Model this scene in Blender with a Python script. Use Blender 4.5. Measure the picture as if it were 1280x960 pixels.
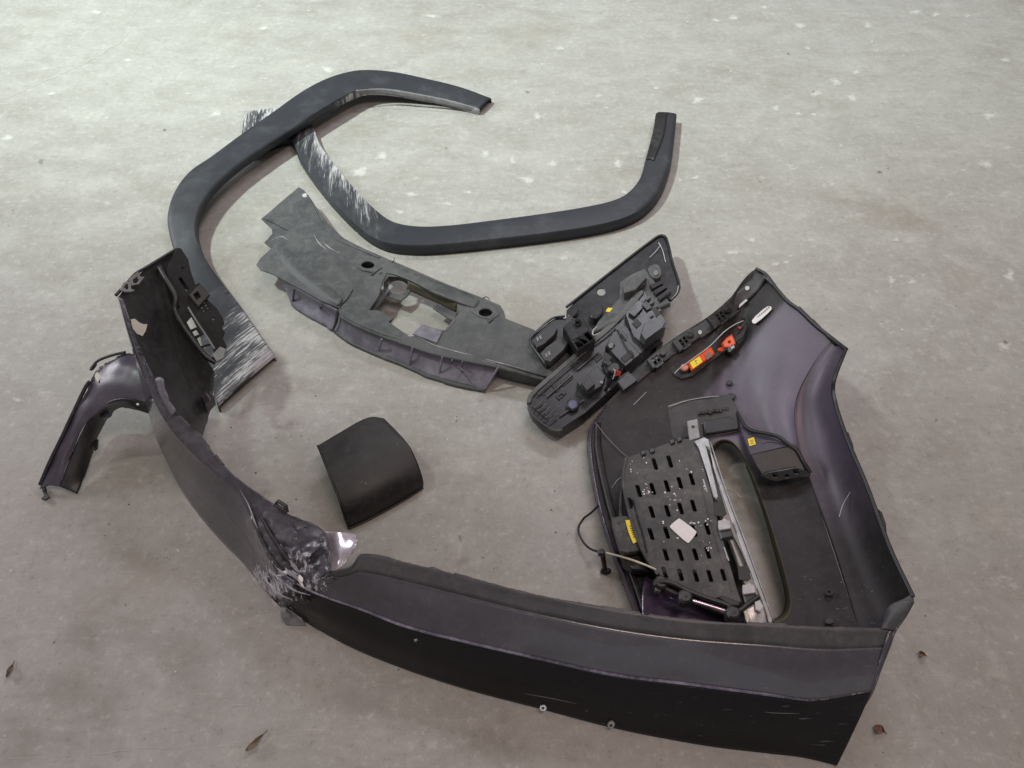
import bpy, bmesh, math, random
import numpy as np
from mathutils import Vector, Matrix, noise as mnoise

# ------------------------------------------------------------------ camera, light, exposure
for o in list(bpy.data.objects): bpy.data.objects.remove(o)
scene = bpy.context.scene
COL = scene.collection
CAM_H, PITCH, FPX = 1.15, math.radians(50.0), 930.0
cam = bpy.data.cameras.new('camera'); cam.sensor_width = 36.0; cam.lens = FPX / 1280 * 36.0
cam.clip_start = 0.01; cam.clip_end = 100
camo = bpy.data.objects.new('camera', cam); COL.objects.link(camo)
camo.location = (0, 0, CAM_H); camo.rotation_euler = (math.pi / 2 - PITCH, 0, 0)
scene.camera = camo

world = bpy.data.worlds.new('World'); scene.world = world; world.use_nodes = True
bg = world.node_tree.nodes['Background']
bg.inputs['Color'].default_value = (1.0, 0.89, 0.83, 1); bg.inputs['Strength'].default_value = 0.215

def lamp(name, kind, loc, target, energy, color, **kw):
    l = bpy.data.lights.new(name, kind); l.energy = energy; l.color = color
    for k, v in kw.items(): setattr(l, k, v)
    o = bpy.data.objects.new(name, l); COL.objects.link(o); o.location = loc
    o.rotation_euler = (Vector(target) - Vector(loc)).to_track_quat('-Z', 'Y').to_euler()
    return o
# daylight-coloured hall lamp, high on the left; its pool of light fades out towards the camera
lamp('hall_lamp', 'SPOT', (-2.8, 1.7, 4.3), (-0.25, 3.65, 0), 1330, (0.87, 1.0, 0.92),
     spot_size=math.radians(70), spot_blend=0.85, shadow_soft_size=0.17)
# rows of lilac-warm ceiling tubes: overhead and at the far end of the hall
lamp('ceiling_tubes', 'AREA', (0.7, 0.1, 3.4), (0.2, 0.8, 0), 32, (1.0, 0.77, 0.68), shape='RECTANGLE', size=1.8, size_y=0.4)
lamp('far_tubes', 'AREA', (1.0, 3.5, 3.4), (0.5, 1.4, 0), 44, (0.93, 0.92, 1.0), shape='RECTANGLE', size=1.8, size_y=0.4)
lamp('side_sheen_light', 'AREA', (-4.6, 2.9, 2.1), (0.5, 1.0, 0.1), 75, (0.95, 0.93, 1.0), shape='RECTANGLE', size=1.6, size_y=1.1)  # unseen area light, added for the sheen on the right wing
lamp('rear_reflection_light', 'AREA', (-0.6, -3.2, 2.3), (0.1, 0.4, 0.1), 9, (0.85, 0.86, 1.0), shape='RECTANGLE', size=2.6, size_y=0.2)  # added light behind the camera for reflections on the bumper
lamp('rear_streak_light', 'AREA', (0.9, -4.6, 1.1), (0.2, 0.4, 0.2), 7, (0.80, 0.84, 1.0), shape='RECTANGLE', size=5.5, size_y=1.2)  # added low light, only there to be mirrored in the bumper paint

scene.view_settings.view_transform = 'Standard'; scene.view_settings.look = 'None'
scene.view_settings.exposure = 0.22; scene.view_settings.gamma = 1.0
scene.view_settings.use_curve_mapping = False
scene.render.engine = 'CYCLES'

# ------------------------------------------------------------------ helpers
rnd = random.Random(7)
SP, CP = math.sin(PITCH), math.cos(PITCH)
ORI = np.array([0.0, 0.0, CAM_H])
def ray(px, py):
    x = (px - 640) / FPX; y = -(py - 480) / FPX
    return np.array([x, CP + y * SP, -SP + y * CP])
def P(px, py, z):
    d = ray(px, py); return ORI + d * ((z - CAM_H) / d[2])

BASE = {}
def empty(name, px, py, label, cat, group=None, z=0.0):
    o = bpy.data.objects.new(name, None); COL.objects.link(o); o.empty_display_size = 0.05
    b = P(px, py, z); o.location = b; BASE[o.name] = b
    o['label'] = label; o['category'] = cat
    if group: o['group'] = group
    return o
def link(name, me, mat, parent=None, label=None, sharp=35):
    o = bpy.data.objects.new(name, me); COL.objects.link(o)
    if mat is not None:
        me.materials.clear(); me.materials.append(mat)
    if parent is not None:
        o.parent = parent; BASE[o.name] = BASE[parent.name]
    else:
        BASE[o.name] = np.zeros(3)
    if label: o['label'] = label
    for p in me.polygons: p.use_smooth = True
    me.set_sharp_from_angle(angle=math.radians(sharp))
    return o
def base_of(parent): return BASE[parent.name] if parent is not None else np.zeros(3)

def cr(pts, n, closed=False):
    """Catmull-Rom through pts, n samples spread by chord length"""
    pts = np.array(pts, float)
    if len(pts) == 1: return np.repeat(pts, n, 0)
    seg = np.linalg.norm(np.diff(pts[:, :2], axis=0), axis=1) + 1e-6
    t = np.concatenate([[0], np.cumsum(seg)]); s = np.linspace(0, t[-1], n)
    m = np.zeros_like(pts)
    for i in range(len(pts)):
        a, b = max(i - 1, 0), min(i + 1, len(pts) - 1)
        m[i] = (pts[b] - pts[a]) / (t[b] - t[a])
    out = []
    for v in s:
        i = min(int(np.searchsorted(t, v, side='right')) - 1, len(pts) - 2); h = t[i + 1] - t[i]; u = (v - t[i]) / h
        out.append((2*u**3-3*u*u+1)*pts[i] + (u**3-2*u*u+u)*h*m[i] + (-2*u**3+3*u*u)*pts[i+1] + (u**3-u*u)*h*m[i+1])
    return np.array(out)
def lin(pts, n):
    pts = np.array(pts, float); t = np.linspace(0, 1, len(pts)); s = np.linspace(0, 1, n)
    return np.stack([np.interp(s, t, pts[:, k]) for k in range(pts.shape[1])], 1)

def grid_mesh(name, rows, nu, nv, parent=None, smooth_v=True, wear=None, jag=None, disp=None, relax=0):
    """rows: feature lines of (px,py,z).  nu samples along a row, nv across rows."""
    R = [cr(r, nu) for r in rows]
    A = np.zeros((nu, nv, 3))
    for i in range(nu):
        line = [r[i] for r in R]
        A[i] = cr_uniform(line, nv) if smooth_v and len(line) > 2 else lin(line, nv)
    for _ in range(relax):
        Z = A[:, :, 2]; Z[1:-1, 1:-1] = .5*Z[1:-1, 1:-1] + .125*(Z[:-2, 1:-1] + Z[2:, 1:-1] + Z[1:-1, :-2] + Z[1:-1, 2:])
        for e in (Z[0], Z[-1], Z[:, 0], Z[:, -1]): e[1:-1] = .5*e[1:-1] + .25*(e[:-2] + e[2:])
    if jag:
        rg = random.Random(11)
        for edge, amp in jag:
            f, tgt, left = 0.0, 0.0, 0
            for i in range(nu):
                k = {'first': 0, 'last': nv - 1}[edge]; k2 = 1 if k == 0 else nv - 2
                if left <= 0:
                    left = rg.choice((1, 2, 3, 5, 8, 12)); tgt = rg.uniform(-amp, amp * 0.3); sharp = rg.random() < .35
                left -= 1; f = tgt if sharp else f + (tgt - f) * .35
                g = f + rg.uniform(-.12, .12) * amp
                d = A[i, k] - A[i, k2]; L = np.linalg.norm(d[:2]) + 1e-6
                A[i, k, :2] += d[:2] / L * g
    b = base_of(parent); verts = []; ws = []; uv = []
    for i in range(nu):
        for j in range(nv):
            q = A[i, j]; p = P(*q)
            if disp is not None: p = p + disp(q, p)
            verts.append(tuple(p - b)); ws.append(wear(q[0], q[1], i / (nu - 1), j / (nv - 1)) if wear else 0.0)
    # arc length uv in metres
    V = np.array(verts).reshape(nu, nv, 3)
    mid = V[:, nv // 2]; su = np.concatenate([[0], np.cumsum(np.linalg.norm(np.diff(mid, axis=0), axis=1))])
    wv = np.concatenate([np.zeros((nu, 1)), np.cumsum(np.linalg.norm(np.diff(V, axis=1), axis=2), axis=1)], 1)
    faces = [(i*nv+j, (i+1)*nv+j, (i+1)*nv+j+1, i*nv+j+1) for i in range(nu-1) for j in range(nv-1)]
    me = bpy.data.meshes.new(name); me.from_pydata(verts, [], faces)
    at = me.attributes.new('wear', 'FLOAT', 'POINT'); at.data.foreach_set('value', ws)
    ul = me.uv_layers.new(name='UVMap')
    for l in me.loops:
        i, j = divmod(l.vertex_index, nv); ul.data[l.index].uv = (su[i], wv[i, j])
    # make normals face the camera
    up = 0
    for p in me.polygons:
        c = np.array(p.center) + b; up += np.dot(np.array(p.normal), ORI - c) * p.area
    if up < 0: me.flip_normals()
    me.update(); return me
def cr_uniform(line, n):
    pts = np.array(line, float); k = len(pts); out = []
    for v in np.linspace(0, k - 1, n):
        i = min(int(v), k - 2); u = v - i
        def tg(q):
            a, b = max(q - 1, 0), min(q + 1, k - 1); return (pts[b] - pts[a]) / (b - a)
        out.append((2*u**3-3*u*u+1)*pts[i] + (u**3-2*u*u+u)*tg(i) + (-2*u**3+3*u*u)*pts[i+1] + (u**3-u*u)*tg(i+1))
    return np.array(out)
def solidify(o, t, off=-1):
    m = o.modifiers.new('thickness', 'SOLIDIFY'); m.thickness = t; m.offset = off; m.use_even_offset = False
def bake(o):
    dg = bpy.context.evaluated_depsgraph_get(); dg.update()
    me = bpy.data.meshes.new_from_object(o.evaluated_get(dg)); o.modifiers.clear()
    o.data = me
    for p in me.polygons: p.use_smooth = True
    me.set_sharp_from_angle(angle=math.radians(35))
def grid(name, rows, nu, nv, mat, parent, thick=0.003, label=None, sharp=60, **kw):
    o = link(name, grid_mesh(name, rows, nu, nv, parent, **kw), mat, parent, label, sharp=sharp)
    if thick: solidify(o, thick)
    return o
def cut(o, outlines, zlo=-0.05, zhi=0.6, zs=0.06):
    """cut vertical openings (pixel outlines taken at height zs) through a solidified panel"""
    b = BASE[o.name]
    for ol in outlines:
        pts = [P(x, y, zs) for x, y in ol]; n = len(pts); bm = bmesh.new()
        lo = [bm.verts.new((p[0]-b[0], p[1]-b[1], zlo-b[2])) for p in pts]; hi = [bm.verts.new((p[0]-b[0], p[1]-b[1], zhi-b[2])) for p in pts]
        bm.faces.new(lo); bm.faces.new(hi)
        for i in range(n): bm.faces.new((lo[i], lo[(i+1) % n], hi[(i+1) % n], hi[i]))
        bmesh.ops.recalc_face_normals(bm, faces=bm.faces)
        me = bpy.data.meshes.new('cutter'); bm.to_mesh(me); bm.free()
        c = bpy.data.objects.new('cutter', me); COL.objects.link(c); c.parent = o.parent
        m = o.modifiers.new('cut', 'BOOLEAN'); m.object = c; m.operation = 'DIFFERENCE'; m.solver = 'EXACT'
        bpy.context.view_layer.update(); bake(o)
        bpy.data.objects.remove(c)

def chaikin(pts, it, closed=True):
    pts = [np.array(p, float) for p in pts]
    for _ in range(it):
        q = []
        n = len(pts)
        for i in range(n if closed else n - 1):
            a, b = pts[i], pts[(i+1) % n]; q += [a*.75+b*.25, a*.25+b*.75]
        if not closed: q = [pts[0]] + q + [pts[-1]]
        pts = q
    return pts
def ell(cx, cy, rx, ry, n=14, rot=0):
    c, s = math.cos(rot), math.sin(rot)
    return [(cx + rx*math.cos(t)*c - ry*math.sin(t)*s, cy + rx*math.cos(t)*s + ry*math.sin(t)*c) for t in [2*math.pi*i/n for i in range(n)]]
def frame(plane):
    if isinstance(plane, (int, float)):
        return np.array([0, 0, float(plane)]), np.array([1., 0, 0]), np.array([0, 1., 0]), np.array([0, 0, 1.])
    a, b, c = [P(*q) for q in plane]
    n = np.cross(b - a, c - a); n /= np.linalg.norm(n)
    if n[2] < 0: n = -n
    u = b - a; u /= np.linalg.norm(u); v = np.cross(n, u)
    return a, u, v, n
def on_plane(px, py, fr):
    d = ray(px, py); t = np.dot(fr[0] - ORI, fr[3]) / np.dot(d, fr[3]); p = ORI + d * t
    return p
def plate_mesh(name, outline, plane, thick, holes=(), bevel=0.0008, sm=0, base=np.zeros(3), lift=0.0):
    fr = frame(plane)
    cu = bpy.data.curves.new(name, 'CURVE'); cu.dimensions = '2D'; cu.fill_mode = 'BOTH'
    def add(ol):
        s = cu.splines.new('POLY'); s.points.add(len(ol) - 1)
        for k, (x, y) in enumerate(ol):
            p = on_plane(x, y, fr) - fr[0]
            s.points[k].co = (np.dot(p, fr[1]), np.dot(p, fr[2]), 0, 1)
        s.use_cyclic_u = True
    add(chaikin(outline, sm) if sm else outline)
    for h in holes: add(h)
    bevel = min(bevel, thick * 0.45)
    cu.extrude = max(thick / 2 - bevel, 1e-5); cu.bevel_depth = bevel; cu.bevel_resolution = 0; cu.offset = -bevel
    o = bpy.data.objects.new(name, cu)
    me = bpy.data.meshes.new_from_object(o); bpy.data.objects.remove(o); bpy.data.curves.remove(cu)
    M = np.stack([fr[1], fr[2], fr[3]], 1)
    co = np.zeros(len(me.vertices) * 3); me.vertices.foreach_get('co', co); co = co.reshape(-1, 3)
    co[:, 2] += -thick / 2 + lift
    co = co @ M.T + fr[0] - base
    me.vertices.foreach_set('co', co.ravel())
    bm = bmesh.new(); bm.from_mesh(me); bmesh.ops.remove_doubles(bm, verts=bm.verts, dist=1e-6)
    bmesh.ops.recalc_face_normals(bm, faces=bm.faces); bm.to_mesh(me); bm.free()
    me.update(); return me
def plate(name, outline, plane, thick, mat, parent, holes=(), bevel=0.0008, sm=0, label=None, lift=0.0):
    return link(name, plate_mesh(name, outline, plane, thick, holes, bevel, sm, base_of(parent), lift), mat, parent, label, sharp=30)
def tube_mesh(name, pts, r, base=np.zeros(3), n=8, smooth=40, taper=None):
    q = cr(pts, smooth); W = np.array([P(*p) for p in q])
    bm = bmesh.new(); rings = []
    for i, p in enumerate(W):
        t = W[min(i+1, len(W)-1)] - W[max(i-1, 0)]; t /= np.linalg.norm(t) + 1e-9
        a = np.cross(t, [0.13, 0.2, 1]); a /= np.linalg.norm(a); b = np.cross(t, a)
        rr = r * (taper(i / (len(W)-1)) if taper else 1)
        rings.append([bm.verts.new(tuple(p + rr*(math.cos(k*2*math.pi/n)*a + math.sin(k*2*math.pi/n)*b) - base)) for k in range(n)])
    for i in range(len(rings)-1):
        for k in range(n): bm.faces.new((rings[i][k], rings[i][(k+1) % n], rings[i+1][(k+1) % n], rings[i+1][k]))
    bm.faces.new(rings[0]); bm.faces.new(rings[-1])
    bmesh.ops.recalc_face_normals(bm, faces=bm.faces)
    me = bpy.data.meshes.new(name); bm.to_mesh(me); bm.free(); return me
def tube(name, pts, r, mat, parent, n=8, smooth=40, label=None, taper=None):
    return link(name, tube_mesh(name, pts, r, base_of(parent), n, smooth, taper), mat, parent, label, sharp=50)
from mathutils.bvhtree import BVHTree
def surf(o):
    b = BASE[o.name]; me = o.data
    t = BVHTree.FromPolygons([tuple(np.array(v.co) + b) for v in me.vertices], [tuple(p.vertices) for p in me.polygons])
    def z(px, py, lift=0.0, default=0.05):
        d = ray(px, py); h = t.ray_cast(Vector(ORI), Vector(d).normalized())
        return (h[0].z if h[0] is not None else default) + lift
    return z
def sst(a, b, x): x = max(0, min(1, (x-a)/(b-a))); return x*x*(3-2*x)
def near(px, py, cx, cy, r): return max(0.0, 1 - math.hypot(px - cx, py - cy) / r)

# ------------------------------------------------------------------ materials
class N:
    def __init__(s, name):
        s.m = bpy.data.materials.new(name); s.m.use_nodes = True; s.t = s.m.node_tree; s.n = s.t.nodes
        s.b = s.n['Principled BSDF']; s.out = s.n['Material Output']
        s.co = s.n.new('ShaderNodeTexCoord')
    def l(s, a, b): s.t.links.new(a, b)
    def map(s, scale=(1, 1, 1), src='Object', rot=(0, 0, 0), loc=(0, 0, 0)):
        m = s.n.new('ShaderNodeMapping'); m.inputs['Scale'].default_value = scale; m.inputs['Rotation'].default_value = rot
        m.inputs['Location'].default_value = loc
        s.l(s.co.outputs[src], m.inputs['Vector']); return m.outputs['Vector']
    def noise(s, scale, vec=None, detail=4, rough=0.55, dist=0.0):
        n = s.n.new('ShaderNodeTexNoise'); n.inputs['Scale'].default_value = scale; n.inputs['Detail'].default_value = detail
        n.inputs['Roughness'].default_value = rough; n.inputs['Distortion'].default_value = dist
        s.l(vec if vec is not None else s.co.outputs['Object'], n.inputs['Vector']); return n.outputs['Fac']
    def vor(s, scale, vec=None, feature='F1'):
        n = s.n.new('ShaderNodeTexVoronoi'); n.inputs['Scale'].default_value = scale; n.feature = feature
        s.l(vec if vec is not None else s.co.outputs['Object'], n.inputs['Vector']); return n.outputs['Distance']
    def ramp(s, f, a, b, lo=0.0, hi=1.0):
        r = s.n.new('ShaderNodeMapRange'); r.interpolation_type = 'SMOOTHSTEP'
        r.inputs['From Min'].default_value = a; r.inputs['From Max'].default_value = b
        r.inputs['To Min'].default_value = lo; r.inputs['To Max'].default_value = hi
        s.l(f, r.inputs['Value']); return r.outputs['Result']
    def math(s, op, a, b=None):
        m = s.n.new('ShaderNodeMath'); m.operation = op
        for k, v in ((0, a), (1, b)):
            if v is None: continue
            if isinstance(v, (int, float)): m.inputs[k].default_value = v
            else: s.l(v, m.inputs[k])
        return m.outputs[0]
    def mix(s, f, a, b):
        m = s.n.new('ShaderNodeMix'); m.data_type = 'RGBA'
        for k, v in ((0, f), (6, a), (7, b)):
            if isinstance(v, (int, float)): m.inputs[k].default_value = v
            elif isinstance(v, tuple): m.inputs[k].default_value = v + (1,) if len(v) == 3 else v
            else: s.l(v, m.inputs[k])
        return m.outputs[2]
    def attr(s, name):
        a = s.n.new('ShaderNodeAttribute'); a.attribute_name = name; return a.outputs['Fac']
    def bump(s, h, strength=0.3, dist=0.002):
        b = s.n.new('ShaderNodeBump'); b.inputs['Strength'].default_value = strength; b.inputs['Distance'].default_value = dist
        s.l(h, b.inputs['Height']); s.l(b.outputs['Normal'], s.b.inputs['Normal'])
    def set(s, color=None, rough=None, **kw):
        for k, v in (('Base Color', color), ('Roughness', rough), *[(q.replace('_', ' '), w) for q, w in kw.items()]):
            if v is None: continue
            if isinstance(v, tuple): s.b.inputs[k].default_value = v + (1,) if len(v) == 3 else v
            elif isinstance(v, (int, float)): s.b.inputs[k].default_value = v
            else: s.l(v, s.b.inputs[k])
        return s.m
def plastic(name, base, dust, dust_amt=0.5, rough=0.5, grain=900, grain_s=0.12, spec=0.5, wear_col=(0.42, 0.42, 0.43), coat=0.0, wave=0.0):
    """moulded plastic: fine grain, blotchy dust, hairline scratches, chalky wear where the part was scraped"""
    n = N(name)
    d1 = n.ramp(n.noise(11, detail=8, rough=0.7), 0.38, 0.70)
    d2 = n.ramp(n.noise(60, detail=7, rough=0.75), 0.44, 0.66)
    d = n.math('MULTIPLY', n.math('ADD', n.math('MULTIPLY', d1, 0.6), n.math('MULTIPLY', d2, 0.5)), dust_amt)
    c = n.mix(d, base, dust)
    sp = n.ramp(n.noise(260, detail=2), 0.735, 0.80)
    c = n.mix(n.math('MULTIPLY', sp, 0.35), c, tuple(min(1, x * 1.6 + .05) for x in dust))
    s1 = n.ramp(n.noise(1.0, n.map((25, 420, 200), rot=(0, 0, 0.5)), detail=2), 0.68, 0.75)
    s2 = n.ramp(n.noise(4), 0.5, 0.7)
    scr = n.math('MULTIPLY', n.math('MULTIPLY', s1, s2), 0.25)
    c = n.mix(scr, c, wear_col)
    w = n.attr('wear')
    wn = n.noise(1.0, n.map((150, 38, 80), rot=(0, 0, 0.6)), detail=7, rough=0.72)
    wm = n.ramp(n.math('ADD', w, n.math('MULTIPLY', n.math('SUBTRACT', wn, 0.5), 2.4)), 0.50, 0.66)
    c = n.mix(wm, c, wear_col)
    r = n.math('ADD', n.math('MULTIPLY', d, 0.35), n.math('ADD', n.math('MULTIPLY', wm, 0.2), rough))
    hgt = n.math('ADD', n.noise(grain, detail=2), n.math('MULTIPLY', n.noise(35, detail=3), 1.2))
    if wave: hgt = n.math('ADD', hgt, n.math('MULTIPLY', n.noise(1.0, n.map((7, 16, 22)), detail=1), wave))
    n.bump(hgt, grain_s, 0.0012)
    n.set(c, r, Specular_IOR_Level=spec)
    if coat: n.set(Coat_Weight=coat, Coat_Roughness=0.06)
    return n.m
M = {}
M['black'] = plastic('black_plastic', (0.016, 0.016, 0.018), (0.11, 0.11, 0.115), 0.5, 0.40)
M['deep'] = plastic('deep_black_plastic', (0.008, 0.008, 0.009), (0.065, 0.067, 0.067), 0.4, 0.36)
M['inner'] = plastic('inner_bumper_plastic', (0.026, 0.025, 0.028), (0.10, 0.098, 0.105), 0.5, 0.42, spec=0.5)
M['satin'] = plastic('satin_inner_plastic', (0.050, 0.042, 0.066), (0.13, 0.12, 0.15), 0.3, 0.34, grain_s=0.06, spec=0.7)
M['paint'] = plastic('dark_metallic_paint', (0.040, 0.039, 0.052), (0.12, 0.118, 0.14), 0.26, 0.22, grain_s=0.09, spec=0.7, wear_col=(0.50, 0.49, 0.55), coat=0.6, wave=16.0)
M['scuffed'] = plastic('scuffed_paint', (0.044, 0.042, 0.055), (0.15, 0.147, 0.17), 0.5, 0.36, spec=0.5, wear_col=(0.46, 0.45, 0.50), coat=0.12, wave=6.0)
M['lip'] = plastic('lip_dark_reflection', (0.0085, 0.0082, 0.0095), (0.04, 0.039, 0.044), 0.12, 0.20, grain_s=0.05, spec=0.22, wear_col=(0.40, 0.39, 0.45), coat=0.0, wave=8.0)  # near-black stands in for the dark floor reflected in the lower face
M['matte'] = plastic('dull_black_plastic', (0.010, 0.010, 0.011), (0.05, 0.05, 0.052), 0.35, 0.6, spec=0.2)  # near-black plastic with a dull finish
M['flange'] = plastic('worn_flange_plastic', (0.046, 0.047, 0.052), (0.13, 0.132, 0.135), 0.5, 0.36)
M['grey'] = plastic('dusty_grey_plastic', (0.046, 0.050, 0.055), (0.125, 0.13, 0.13), 0.75, 0.50, spec=0.45)
M['scuffline'] = plastic('scuff_line', (0.16, 0.155, 0.18), (0.60, 0.58, 0.64), 1.0, 0.35)
M['lilac'] = plastic('grey_edge_plastic', (0.10, 0.094, 0.125), (0.24, 0.23, 0.275), 0.7, 0.45)
M['lamp'] = plastic('lamp_housing_plastic', (0.012, 0.012, 0.015), (0.07, 0.07, 0.08), 0.32, 0.32, grain_s=0.02, spec=0.6)
M['lampgrey'] = plastic('lamp_bracket_plastic', (0.062, 0.066, 0.068), (0.15, 0.155, 0.155), 0.7, 0.42)
M['slot'] = plastic('dusty_slotted_plastic', (0.016, 0.016, 0.017), (0.14, 0.14, 0.137), 0.85, 0.45)
M['cap'] = plastic('matte_black_plastic', (0.012, 0.012, 0.013), (0.055, 0.055, 0.056), 0.6, 0.48)
M['recess'] = plastic('shaded_grey_plastic', (0.07, 0.066, 0.085), (0.17, 0.16, 0.19), 0.7, 0.5)
M['brown'] = plastic('dirty_brown_plastic', (0.06, 0.056, 0.035), (0.14, 0.13, 0.09), 0.7, 0.6)

def simple(name, col, rough=0.5, metal=0.0, var=0.15, **kw):
    n = N(name); f = n.noise(60, detail=4)
    c = n.mix(n.ramp(f, 0.3, 0.75), col, tuple(x * (1 - var * 2) for x in col))
    n.bump(n.noise(300), 0.08, 0.001); return n.set(c, rough, Metallic=metal, **kw)
M['orange'] = simple('orange_plastic', (0.75, 0.09, 0.018), 0.35)
M['salmon'] = simple('faded_red_plastic', (0.65, 0.24, 0.18), 0.45)
M['yellow'] = simple('yellow_sticker', (0.78, 0.60, 0.03), 0.5, var=0.05)
M['white'] = simple('white_sticker', (0.72, 0.70, 0.71), 0.5, var=0.05)
M['chip'] = simple('bare_paint_chip', (0.46, 0.45, 0.56), 0.35, var=0.25)
M['cream'] = simple('cream_paper', (0.55, 0.53, 0.47), 0.6, var=0.05)
M['ink'] = simple('printed_ink', (0.03, 0.03, 0.03), 0.6)
M['greyink'] = simple('grey_ink', (0.22, 0.2, 0.2), 0.6)
M['silver'] = simple('dull_silver', (0.40, 0.41, 0.42), 0.42, 0.35)
M['palegrey'] = simple('pale_grey_plastic', (0.50, 0.50, 0.52), 0.4)
M['scuff'] = simple('scuffed_grey_plastic', (0.20, 0.20, 0.21), 0.5)
M['wireblack'] = simple('black_wire', (0.012, 0.012, 0.012), 0.4)
M['wirewhite'] = simple('cream_wire', (0.62, 0.57, 0.46), 0.45)
M['red'] = simple('red_wire', (0.5, 0.05, 0.03), 0.4)
M['lens'] = simple('bluish_lens', (0.16, 0.17, 0.26), 0.15)
M['screw'] = simple('bright_screw', (0.55, 0.56, 0.55), 0.3, 0.7)
M['leaf'] = simple('dry_leaf', (0.20, 0.11, 0.07), 0.7, var=0.3)
M['straw'] = simple('dry_straw', (0.21, 0.16, 0.11), 0.7, var=0.3)
M['clear'] = simple('clear_plastic', (0.62, 0.62, 0.64), 0.15, var=0.2)
M['violet'] = simple('violet_gloss', (0.045, 0.03, 0.06), 0.16)
M['rod'] = simple('polished_rod', (0.6, 0.5, 0.62), 0.2, 0.6)

# wheel-arch trim: scratches run across the strip and start at the edge that scraped the road
def flare_mat(name):
    n = N(name); uvm = n.map((1, 1, 1), 'UV')
    d = n.math('MULTIPLY', n.ramp(n.noise(14, detail=6, rough=0.65), 0.45, 0.8), 0.35)
    c = n.mix(d, (0.022, 0.025, 0.032), (0.10, 0.108, 0.12))
    w = n.attr('wear')
    a = n.noise(1.0, n.map((520, 11, 1), 'UV', rot=(0, 0, 0.06)), detail=4, rough=0.65)
    b = n.noise(1.0, n.map((190, 22, 1), 'UV', rot=(0, 0, -0.16)), detail=5, rough=0.7)
    e = n.noise(1.0, n.map((28, 9, 1), 'UV'), detail=4, rough=0.6)
    s = n.math('ADD', n.math('ADD', n.math('MULTIPLY', n.math('SUBTRACT', a, 0.5), 1.3), n.math('MULTIPLY', n.math('SUBTRACT', b, 0.5), 1.2)), n.math('MULTIPLY', n.math('SUBTRACT', e, 0.5), 0.9))
    smear = n.math('MULTIPLY', n.ramp(n.math('ADD', w, n.math('MULTIPLY', n.math('SUBTRACT', e, 0.5), 1.2)), 0.15, 0.75), 0.42)
    c = n.mix(smear, c, (0.20, 0.20, 0.21))
    m = n.math('MULTIPLY', n.ramp(n.math('ADD', s, w), 0.45, 0.60), 0.95)
    c = n.mix(m, c, (0.42, 0.42, 0.435))
    n.bump(n.math('SUBTRACT', n.noise(800, detail=2), n.math('MULTIPLY', m, 2.0)), 0.12, 0.0012)
    return n.set(c, n.math('ADD', n.math('MULTIPLY', m, 0.2), 0.50), Specular_IOR_Level=0.4)
M['flare'] = flare_mat('scratched_trim_plastic')

# inside of the wing: dull black grain near the clips, satin violet overspray towards the arch, its left fade a painted reflection ('fin' attribute)
def wing_mat():
    n = N('wing_inner_plastic'); f = n.attr('fin')
    d1 = n.ramp(n.noise(11, detail=8, rough=0.7), 0.42, 0.64); d2 = n.ramp(n.noise(60, detail=7, rough=0.75), 0.44, 0.66)
    d = n.math('MULTIPLY', n.math('ADD', n.math('MULTIPLY', d1, 0.6), n.math('MULTIPLY', d2, 0.5)), 0.32)
    c = n.mix(f, n.mix(d, (0.021, 0.021, 0.021), (0.085, 0.085, 0.083)), n.mix(d, (0.080, 0.068, 0.098), (0.16, 0.148, 0.18)))
    scr = n.math('MULTIPLY', n.ramp(n.noise(1.0, n.map((20, 380, 200), rot=(0, 0, 0.9)), detail=2), 0.68, 0.75), n.ramp(n.noise(4), 0.48, 0.7))
    c = n.mix(n.math('MULTIPLY', scr, 0.4), c, (0.40, 0.40, 0.41))
    sp = n.ramp(n.noise(240, detail=2), 0.72, 0.79); c = n.mix(n.math('MULTIPLY', sp, 0.3), c, (0.30, 0.30, 0.31))
    n.bump(n.math('ADD', n.noise(900, detail=2), n.noise(30, detail=3)), 0.08, 0.0012)
    n.b.inputs['Specular Tint'].default_value = (0.97, 0.90, 1.0, 1)
    return n.set(c, n.math('ADD', n.math('MULTIPLY', f, -0.10), n.math('ADD', n.math('MULTIPLY', d, 0.3), 0.48)), Specular_IOR_Level=n.math('ADD', n.math('MULTIPLY', f, 0.35), 0.3))
M['wing'] = wing_mat()
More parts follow.
